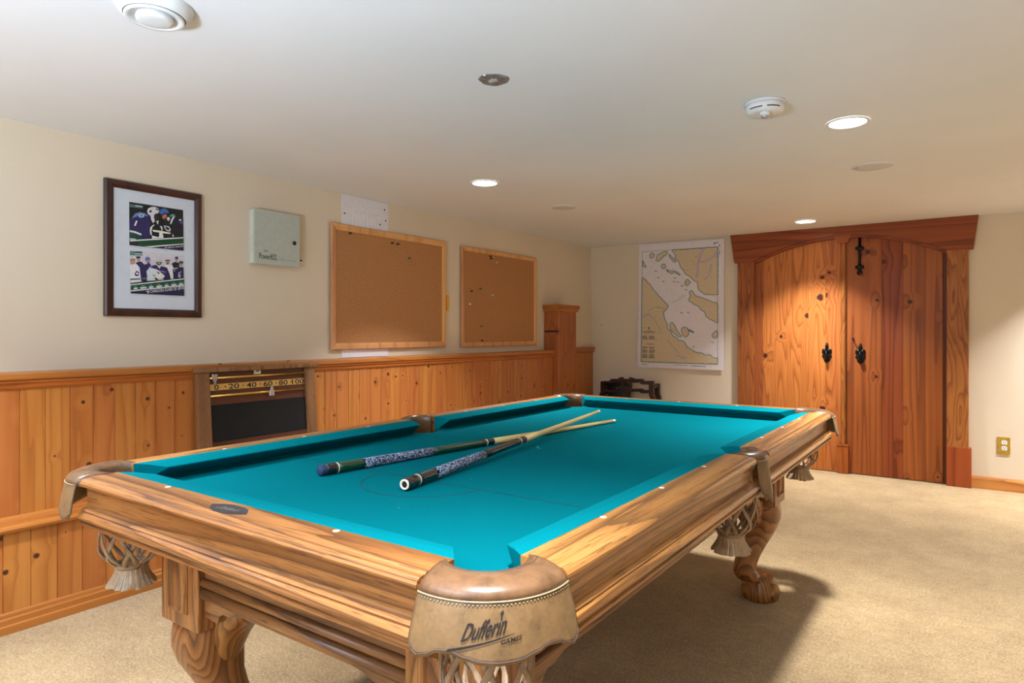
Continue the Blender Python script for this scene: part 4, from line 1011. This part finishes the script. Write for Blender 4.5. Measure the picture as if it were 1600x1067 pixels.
# ================================================================== BACK WALL
# --- marine chart
YCH = YB-.006
cn = [on_y(u, v, YCH) for u, v in ((998.5, 382), (1132, 373), (1132, 578.5), (996.5, 573.5))]     # TL TR BR BL
e = empty('wall_chart', ((cn[0][0]+cn[1][0])/2, YB, (cn[0][2]+cn[3][2])/2), 'large paper sea chart with tan land and lilac water, beside the door', 'wall chart')
def ch(u, v, k=0):
    a = [cn[0][i]+(cn[1][i]-cn[0][i])*u for i in range(3)]; b = [cn[3][i]+(cn[2][i]-cn[3][i])*u for i in range(3)]
    p = [a[i]+(b[i]-a[i])*v for i in range(3)]
    curl = .007*v+.006*u
    return (p[0], YCH-.001-curl-k*.0002, p[2])
m = MB(); m.grid(lambda a, b: ch(a, b), 24, 30); sheet = m.build('sheet', paper, e, solid=.0006)
# map panel: coordinates traced in an upright 540 x 800 field
def mp2(x, y, k):
    u = .045+.885*(x-110)/537; tp = 130-30*(x-110)/535; v = .060+.895*(y-tp)/(930-tp); return ch(u, v, k)
def dens(pts, closed=True, step=22, jag=0):
    o = []
    rng = random.Random(len(pts)*31+int(pts[0][0]))
    for i in range(len(pts) if closed else len(pts)-1):
        a, b = pts[i], pts[(i+1) % len(pts)]; n = max(1, int(math.hypot(b[0]-a[0], b[1]-a[1])/step))
        for j in range(n):
            t = j/n; w = jag if (j or i) else 0
            o.append((a[0]+(b[0]-a[0])*t+rng.uniform(-w, w), a[1]+(b[1]-a[1])*t+rng.uniform(-w, w)))
    if not closed: o.append(pts[-1])
    return [(min(648, max(110, x)), min(930, max(130-30*(x-110)/535, y))) for x, y in o]
def area(mb, pts, k):
    # triangulated so that it follows the curl
    P2 = [mp2(x, y, k) for x, y in pts]
    bm = bmesh.new(); vs = [bm.verts.new(p) for p in P2]; f = bm.faces.new(vs); bmesh.ops.triangulate(bm, faces=[f])
    bm.verts.index_update(); mb.add([tuple(v.co) for v in bm.verts], [tuple(v.index for v in f.verts) for f in bm.faces]); bm.free()
def line(mb, pts, w, k):
    for a, b in zip(pts, pts[1:]):
        dx, dy = b[0]-a[0], b[1]-a[1]; L = math.hypot(dx, dy) or 1; nx_, ny_ = -dy/L*w, dx/L*w
        mb.poly([mp2(a[0]+nx_, a[1]+ny_, k), mp2(b[0]+nx_, b[1]+ny_, k), mp2(b[0]-nx_, b[1]-ny_, k), mp2(a[0]-nx_, a[1]-ny_, k)])
water, land, coast, pale, mark = (212, 207, 222), (210, 192, 160), (98, 104, 98), (178, 204, 212), (110, 96, 84)
m = MB(); mats = [ink(c, .8) for c in (water, land, coast, pale, mark, (188, 176, 200))]
m.cm = 0; m.grid(lambda a, b: mp2(110+537*a, (130-30*a)+(800+30*a)*b, 1), 16, 20)
west = [(110,318),(135,330),(150,355),(175,375),(200,412),(228,440),(250,462),(280,495),(305,522),(292,548),(268,568),(280,620),(300,650),(300,690),(322,700),(340,742),(362,748),(380,768),(415,775),(440,812),(470,830),(500,852),(540,856),(560,868),(600,868),(612,885),(648,888),(648,930),(110,930)]
east = [(330,122),(352,150),(360,185),(384,205),(392,240),(430,292),(455,305),(480,332),(512,350),(520,402),(560,432),(600,436),(648,440),(648,100),(500,109)]
pen = [(455,420),(470,412),(500,450),(560,470),(612,492),(648,500),(648,640),(620,620),(596,610),(570,590),(560,556),(540,552),(520,520),(490,510),(452,482),(462,450)]
isl = [[(168,150),(186,138),(200,152),(194,172),(178,178),(170,168)], [(214,196),(220,160),(246,142),(292,128),(296,150),(268,164),(248,182),(232,202)], [(252,232),(270,218),(286,232),(278,252),(260,250)], [(424,350),(438,330),(454,336),(460,352),(440,376),(428,370)],
       [(318,660),(330,640),(352,660),(372,700),(398,742),(384,744),(352,716),(326,694)], [(400,690),(416,672),(440,680),(452,700),(448,724),(428,740),(408,730)], [(448,690),(470,696),(490,710),(470,706)], [(610,728),(626,700),(640,690),(646,720),(634,744),(618,740)], [(112,196),(120,210),(128,226),(140,240),(112,236)],
       [(290,258),(316,270),(340,276),(330,290),(300,276)], [(346,268),(372,280),(390,300),(376,296),(352,282)], [(310,150),(330,170),(344,186),(356,210),(338,200),(318,176)]]
tops = [(dens(p, True, 14, 3.0)) for p in [west, east, pen]+isl]
m.cm = 3
for p in tops: line(m, p+[p[0]], 7, 2)
for k, p in enumerate(tops): m.cm = 1; area(m, p, 3)
m.cm = 2
for p in tops: line(m, p+[p[0]], 1.7, 4)
m.cm = 5
for pts, w in (([(552,112),(530,150),(515,205),(512,260),(508,318)], 8), ([(648,150),(600,180),(560,205),(520,206)], 8), ([(604,222),(596,270),(582,310),(556,332)], 7), ([(648,118),(630,150)], 7), ([(114,604),(150,588),(176,592)], 7), ([(350,884),(390,880),(410,896),(440,890)], 6)): line(m, dens(pts, False, 20, 2), w, 5)
m.cm = 4
for pts in ([(160,560),(205,532),(268,540)], [(180,590),(230,660),(262,722)], [(300,764),(340,812),(380,856)], [(330,495),(390,470),(430,440)]): line(m, dens(pts, False, 16, 2), 1.0, 6)
rng = random.Random(3)
for _ in range(46):
    x, y = rng.uniform(130, 640), rng.uniform(150, 860)
    line(m, [(x, y), (x+rng.uniform(-12, 12), y+rng.uniform(-4, 8))], rng.uniform(.7, 2), 6)
for x, y in ((212, 270), (232, 318), (268, 344), (300, 268), (352, 320), (346, 345), (372, 350), (404, 376), (432, 404), (448, 566), (402, 568)): line(m, [(x-7, y-3), (x, y+4), (x+8, y-1)], 2.4, 6)
line(m, [(160, 684), (172, 684)], 6, 7)
for y, xa, xb, w in ((702, 150, 186, 1.5), (712, 118, 212, 2.4), (722, 130, 205, 1.2)): line(m, [(xa, y), (xb, y)], w, 7)
for y0_ in (742, 822, 842, 876): 
    for r_ in range(4 if y0_ != 822 else 2):
        for xa in (116, 168): line(m, [(xa, y0_+r_*7), (xa+44-rng.uniform(0, 8), y0_+r_*7)], 1.9, 7)
line(m, [(150, 800), (206, 800)], 1.8, 7); line(m, [(118, 900), (214, 900)], 1.2, 7)
m.build('chart_map', mats, sheet)
m = MB()
bl_ = lambda x, y: mp2(x, y, 3)
line(m, [(110, 131), (646, 101)], 1.2, 8); line(m, [(646, 101), (648, 930)], 1.2, 8); line(m, [(648, 930), (110, 930)], 1.2, 8); line(m, [(110, 930), (110, 131)], 1.2, 8)
m.build('border_line', ink(coast, .8), sheet)
m = MB()
for a, b, w in (((610, .975), (560, .975), .0), ): pass
def chl(u0, u1, v, w): m.poly([ch(u0, v-w, 3), ch(u1, v-w, 3), ch(u1, v+w, 3), ch(u0, v+w, 3)])
chl(.05, .12, .975, .0022); chl(.43, .60, .973, .0014); chl(.64, .80, .975, .0025); chl(.89, .935, .026, .0035); chl(.88, .90, .034, .004)
m.poly([ch(.945, .04, 3), ch(.955, .04, 3), ch(.955, .06, 3), ch(.945, .06, 3)]); m.poly([ch(.947, .085, 3), ch(.953, .085, 3), ch(.953, .12, 3), ch(.947, .12, 3)])
m.build('margin_note', ink((110, 112, 130), .8), sheet)

# --- brass outlet
p = [on_y(u, v, YB-.004) for u, v in ((1558, 683), (1578.5, 683), (1558, 709.5), (1578.5, 711))]
x0, x1, z0, z1 = p[0][0], p[1][0], (p[2][2]+p[3][2])/2, (p[0][2]+p[1][2])/2
e = empty('wall_outlet', ((x0+x1)/2, YB, z0), 'brass cover plate with a white double socket low on the wall', 'wall outlet')
m = MB(); m.box(x0, x1, YB-.006, YB-.0005, z0, z1); m.build('cover_plate', brass_plate, e, bevel=.002)
xc, zc_ = (x0+x1)/2+.004, (z0+z1)/2+.004
for dz in (.021, -.021):
    m = MB(); m.sm = False
    o = [(.0165*srad(2*pi*j/24, 4)*cos(2*pi*j/24), .0150*srad(2*pi*j/24, 4)*sin(2*pi*j/24)) for j in range(24)]
    m.prism([(xc+a, YB-.0055, zc_+dz+b) for a, b in o], [(xc+a, YB-.0085, zc_+dz+b) for a, b in o]); so = m.build('socket', white_pl, e)
    m = MB()
    for a in (-.0065, .0065): m.box(xc+a-.0014, xc+a+.0014, YB-.0092, YB-.0083, zc_+dz-.0005, zc_+dz+.0075)
    m.lathe_ax((xc, YB-.0092, zc_+dz-.008), 'y', [(.0026, 0), (.0026, .0009)], 10); m.build('slot', dark_slot, so)

# --- small screw left in the end wall
m = MB(); p = on_y(940, 508, YB-.002); m.sm = True; m.lathe_ax((p[0], YB-.006, p[2]), 'y', [(.002, 0), (.006, .001), (.006, .004), (.003, .0058)], 10); tag(m.build('wall_screw', flat('rusty_screw', (168, 116, 90), .6)), 'lone reddish screw in the bare wall between pilaster and chart', 'screw')

# --- carved dark stand in the corner behind the table
YS = 5.70
def q5(u, v): p_ = on_y(u, v, YS); return p_[0], p_[2]
def z5(zx, zy): return q5(920+zx/13.333, 580+zy/13.333)
e = empty('fretwork_stand', (on_y(980, 600, YS)[0], YS+.12, 0), 'dark carved wooden stand with open fretwork, behind the far end of the table', 'stand')
def bar(m, pts, d0=YS-.0, d1=YS+.028):
    o = [z5(*p_) for p_ in pts]; m.prism([(x, d0, z) for x, z in o], [(x, d1, z) for x, z in o])
xl, xr = z5(285, 300)[0], z5(1295, 300)[0]
for nm, pts in (('top_rail', [(245,205),(430,200),(450,160),(1105,160),(1150,205),(1345,200),(1345,275),(1090,275),(1060,240),(330,250),(245,250)]),
                ('middle_rail', [(330,372),(480,400),(850,370),(1095,362),(1140,392),(1250,395),(1250,458),(1080,458),(1040,425),(330,440)])):
    m = MB(); bar(m, pts); m.build(nm, rosewood, e, bevel=.003)
for pts in ([(655,150),(735,160),(728,300),(845,370),(845,540),(790,540),(660,330)], [(820,160),(890,160),(888,300),(870,400),(850,540),(800,440),(825,330)]):
    m = MB(); bar(m, pts, YS+.004, YS+.024); m.build('centre_post', rosewood, e, bevel=.002)
for pts in ([(610,160),(612,135),(640,130),(690,118),(725,160)], [(835,160),(845,118),(900,140),(945,145),(950,160)]):
    m = MB(); bar(m, pts, YS+.002, YS+.026); m.build('finial', rosewood, e, bevel=.003)
for x in (xl, xr):
    s_ = -1 if x == xl else 1
    for yy in (YS, YS+.13):
        m = MB(); m.bid = s_*.4+yy
        m.loft([[(x-.022+k, yy, z), (x+.022+k, yy, z), (x+.022+k, yy+.034, z), (x-.022+k, yy+.034, z)] for k, z in ((0, .655), (0, .56), (s_*.012, .535), (s_*.016, .50), (s_*.005, .47), (0, .44), (0, .05), (s_*.012, 0))]); m.build('leg', rosewood, e)
    m = MB(); m.box(x-.016, x+.016, YS+.03, YS+.135, .62, .655); m.box(x-.016, x+.016, YS+.03, YS+.135, .50, .53); m.build('side_rail', rosewood, e, bevel=.002)
m = MB(); m.box(xl-.015, xr+.015, YS+.005, YS+.16, .42, .45); m.build('shelf', rosewood, e, bevel=.004)
xa = z5(345, 300)[0]; xb = z5(760, 300)[0]
m = MB(); m.sm = True
rings = []
for z, w, dpt in ((.4505, .94, .048), (.50, 1, .052), (.56, 1.0, .050), (.61, .98, .046), (.645, .90, .038), (.66, .7, .02)):
    c_ = (xa+xb)/2; hw_ = (xb-xa)/2*w
    rings.append([(c_+hw_*srad(2*pi*j/28, 5)*cos(2*pi*j/28), YS+.088+dpt*srad(2*pi*j/28, 4)*sin(2*pi*j/28), z) for j in range(28)])
m.loft(rings)
bg = empty('black_bag', ((xa+xb)/2, YS+.088, .45), 'black bag with white flecks standing inside the dark carved stand', 'bag'); m.build('body', bag_k, bg)
m = MB()
for zx, zy, w, h in ((640, 300, 8, 34), (632, 340, 14, 10), (780, 440, 10, 24), (792, 500, 14, 30), (770, 520, 20, 8), (360, 495, 12, 10), (560, 352, 34, 6)):
    x, z = z5(zx, zy); m.box(x-w*.0003, x+w*.0003, YS+.030, YS+.037, z-h*.0002, z+h*.0002)
m.build('white_fleck', white_pl, bg)

# ================================================================== CEILING FITTINGS
def downlight(u, v, r, label):
    p = on_z(u, v, CEIL); x, y = p[0], p[1]
    e = empty('downlight', (x, y, CEIL), label, 'downlight', 'recessed ceiling downlights')
    m = MB(); m.sm = True; m.lathe(x, y, [(r+.012, CEIL-.0005), (r+.012, CEIL-.004), (r+.006, CEIL-.007), (r, CEIL-.004), (r-.002, CEIL-.001)], 40, False); m.build('trim_ring', white_pl, e)
    m = MB(); m.lathe(x, y, [(r, CEIL-.001), (r, CEIL-.0035), (r*.6, CEIL-.0045)], 40); m.build('lens', lens_m, e)
    return lamp(x, y, e)
LAMPW, LAMPC = 13.5, (.97, .97, 1.0)
def lamp(x, y, parent=None, w=None, col=LAMPC):
    l = bpy.data.lights.new('lamp', 'AREA'); l.shape = 'DISK'; l.size = .12; l.energy = w or LAMPW; l.color = col; l.spread = R(95)
    o = bpy.data.objects.new('lamp', l); COL.objects.link(o)
    if parent: o.parent = parent; o.location = (0, 0, -.012)
    else: o.location = (x, y, CEIL-.012)
    return o
downlight(1324.5, 191, .068, 'lit recessed downlight nearest the smoke alarm')
downlight(757.5, 285.5, .068, 'lit recessed downlight over the cork board side of the table')
downlight(1258.5, 345.7, .068, 'lit recessed downlight just in front of the arched door')
for x, y, w_ in ((.87, 5.43, 24), (1.45, 2.97, 20), (1.45, .5, 14), (-.41, .5, 13), (-2.27, .5, 13), (-.41, -1.6, 13), (1.45, -1.6, 13)): lamp(x, y, None, w_)

def speaker(u, v, r, label):
    p = on_z(u, v, CEIL); x, y = p[0], p[1]
    e = empty('ceiling_speaker', (x, y, CEIL), label, 'ceiling speaker', 'flush ceiling speakers')
    m = MB(); m.sm = True; m.lathe(x, y, [(r+.012, CEIL-.0005), (r+.012, CEIL-.004), (r+.004, CEIL-.006), (r, CEIL-.003)], 40, False); m.build('rim', white_pl, e)
    m = MB(); m.sm = True; m.lathe(x, y, [(r, CEIL-.001), (r, CEIL-.004), (r*.6, CEIL-.0065), (r*.1, CEIL-.007)], 40); m.build('grille', grey_mesh, e)
speaker(1363, 259.5, .085, 'round grey speaker grille between smoke alarm and door')
speaker(881, 323.5, .078, 'round grey speaker grille above the chart corner')

# cover plate over an old ceiling box
p = on_z(771.5, 124, CEIL); x, y = p[0], p[1]
e = empty('ceiling_cover_plate', (x, y, CEIL), 'bare grey metal cover plate over a ceiling box', 'cover plate')
m = MB(); ring = lambda r, z: [(x+r*(1+.05*sin(3*t_+1)+.03*sin(7*t_))*cos(t_), y+r*(1+.05*sin(3*t_+1)+.03*sin(7*t_))*sin(t_), z) for t_ in [2*pi*j/40 for j in range(40)]]
m.loft([ring(.050, CEIL-.0005), ring(.051, CEIL-.002), ring(.047, CEIL-.004), ring(.044, CEIL-.0035)]); m.build('plate', steel, e)
m = MB(); m.box(x-.018, x+.016, y-.007, y+.007, CEIL-.007, CEIL-.0035); m.box(x-.005, x+.006, y-.012, y+.012, CEIL-.0062, CEIL-.0035); m.build('strap', flat('plaster_smear', (176, 166, 154), .7), e)
m = MB(); m.sm = True; p2 = on_z(757, 118, CEIL-.004); m.lathe(p2[0], p2[1], [(.005, CEIL-.002), (.005, CEIL-.005), (.002, CEIL-.006)], 10); m.build('screw', white_pl, e)

# smoke alarm
pa = on_z(1195, 161, CEIL); x, y = pa[0], pa[1]
e = empty('smoke_alarm', (x, y, CEIL), 'round white smoke alarm hanging below the ceiling', 'smoke alarm')
m = MB(); m.sm = True; m.lathe(x, y, [(.072, CEIL-.0005), (.073, CEIL-.006), (.070, CEIL-.009)], 48); m.build('base', white_pl, e)
m = MB(); m.sm = True; m.lathe(x, y, [(.068, CEIL-.008), (.069, CEIL-.026), (.068, CEIL-.029), (.062, CEIL-.040), (.056, CEIL-.043), (.03, CEIL-.0445), (.005, CEIL-.045)], 48); b_ = m.build('body', white_pl, e)
ang = math.atan2(-y, -x)
for a, b in ((-.85, -.12), (.12, .85)):
    m = MB(); n = 10
    for i in range(n):
        t0, t1 = ang+a+(b-a)*i/n, ang+a+(b-a)*(i+1)/n
        m.prism([(x+.0655*cos(t_), y+.0655*sin(t_), z) for t_, z in ((t0, CEIL-.0285), (t1, CEIL-.0285), (t1, CEIL-.032), (t0, CEIL-.032))], [(x+.0686*cos(t_), y+.0686*sin(t_), z) for t_, z in ((t0, CEIL-.0285), (t1, CEIL-.0285), (t1, CEIL-.032), (t0, CEIL-.032))])
    m.build('vent_slot', dark_slot, b_)
nx_, ny_ = x+.030*cos(ang), y+.030*sin(ang)
m = MB(); m.sm = True; m.lathe(nx_, ny_, [(.020, CEIL-.043), (.019, CEIL-.050), (.015, CEIL-.058)], 20); nb = m.build('sensor', white_pl, b_)
m = MB(); m.sm = True; m.lathe(nx_, ny_, [(.014, CEIL-.0575), (.013, CEIL-.064), (.008, CEIL-.066)], 16); m.build('sensor_cap', silver, nb)

# round exhaust valve
pa = on_z(241.5, 22, CEIL-.02); x, y = pa[0], pa[1]
e = empty('ceiling_vent', (x, y, CEIL), 'round white air vent with a raised centre disc, on the ceiling', 'ceiling vent')
m = MB(); m.sm = True; m.lathe(x, y, [(.094, CEIL-.0005), (.094, CEIL-.004), (.088, CEIL-.016), (.078, CEIL-.026), (.0735, CEIL-.028)], 48, False); m.build('collar', white_pl, e)
m = MB(); m.sm = True; m.lathe(x, y, [(.0735, CEIL-.028), (.0725, CEIL-.0262), (.0715, CEIL-.028)], 48, False); m.build('gap', dark_slot, e)
m = MB(); m.sm = True; m.lathe(x, y, [(.0715, CEIL-.026), (.0712, CEIL-.033), (.069, CEIL-.035), (.060, CEIL-.033), (.050, CEIL-.022), (.046, CEIL-.012), (.03, CEIL-.010)], 48, True); m.build('inner_ring', white_pl, e)
m = MB(); m.sm = True; m.lathe(x, y, [(.030, CEIL-.012), (.042, CEIL-.022), (.045, CEIL-.034), (.043, CEIL-.0395), (.036, CEIL-.042), (.01, CEIL-.0425)], 40); m.build('disc', white_pl, e)

# ================================================================== LIGHT, CAMERA, VIEW
l = bpy.data.lights.new('added_window_light', 'AREA'); l.shape = 'RECTANGLE'; l.size = WX1-WX0-.1; l.size_y = WZ1-WZ0-.1; l.energy = 14; l.color = (.86, .93, 1.0)  # added cool fill light, set in the made-up rear window
o = bpy.data.objects.new('added_window_light', l); COL.objects.link(o); o.location = ((WX0+WX1)/2, YR-.01, (WZ0+WZ1)/2); o.rotation_euler = (R(90), 0, 0)
l = bpy.data.lights.new('added_bounce_fill', 'AREA'); l.shape = 'DISK'; l.size = .5; l.energy = 122; l.color = (.64, .81, 1.0)  # unseen lamp added behind the camera, aimed up to brighten the near ceiling
o = bpy.data.objects.new('added_bounce_fill', l); COL.objects.link(o); o.location = (-.9, -1.0, .9); o.rotation_euler = (R(180), 0, 0)
w = bpy.data.worlds.new('world'); sc.world = w; w.use_nodes = True
w.node_tree.nodes['Background'].inputs[0].default_value = (.75, .85, 1, 1); w.node_tree.nodes['Background'].inputs[1].default_value = .4

cam = bpy.data.cameras.new('camera'); cam.sensor_width = 36; cam.lens = 36*F/1600; cam.shift_y = -(533.5-CY)/1600; cam.clip_start = .02
co = bpy.data.objects.new('camera', cam); COL.objects.link(co); co.location = (0, 0, H); co.rotation_euler = (R(90), 0, YAW)
sc.camera = co
sc.view_settings.view_transform = 'Standard'; sc.view_settings.look = 'None'; sc.view_settings.gamma = 1; sc.view_settings.use_curve_mapping = False
sc.view_settings.exposure = .58
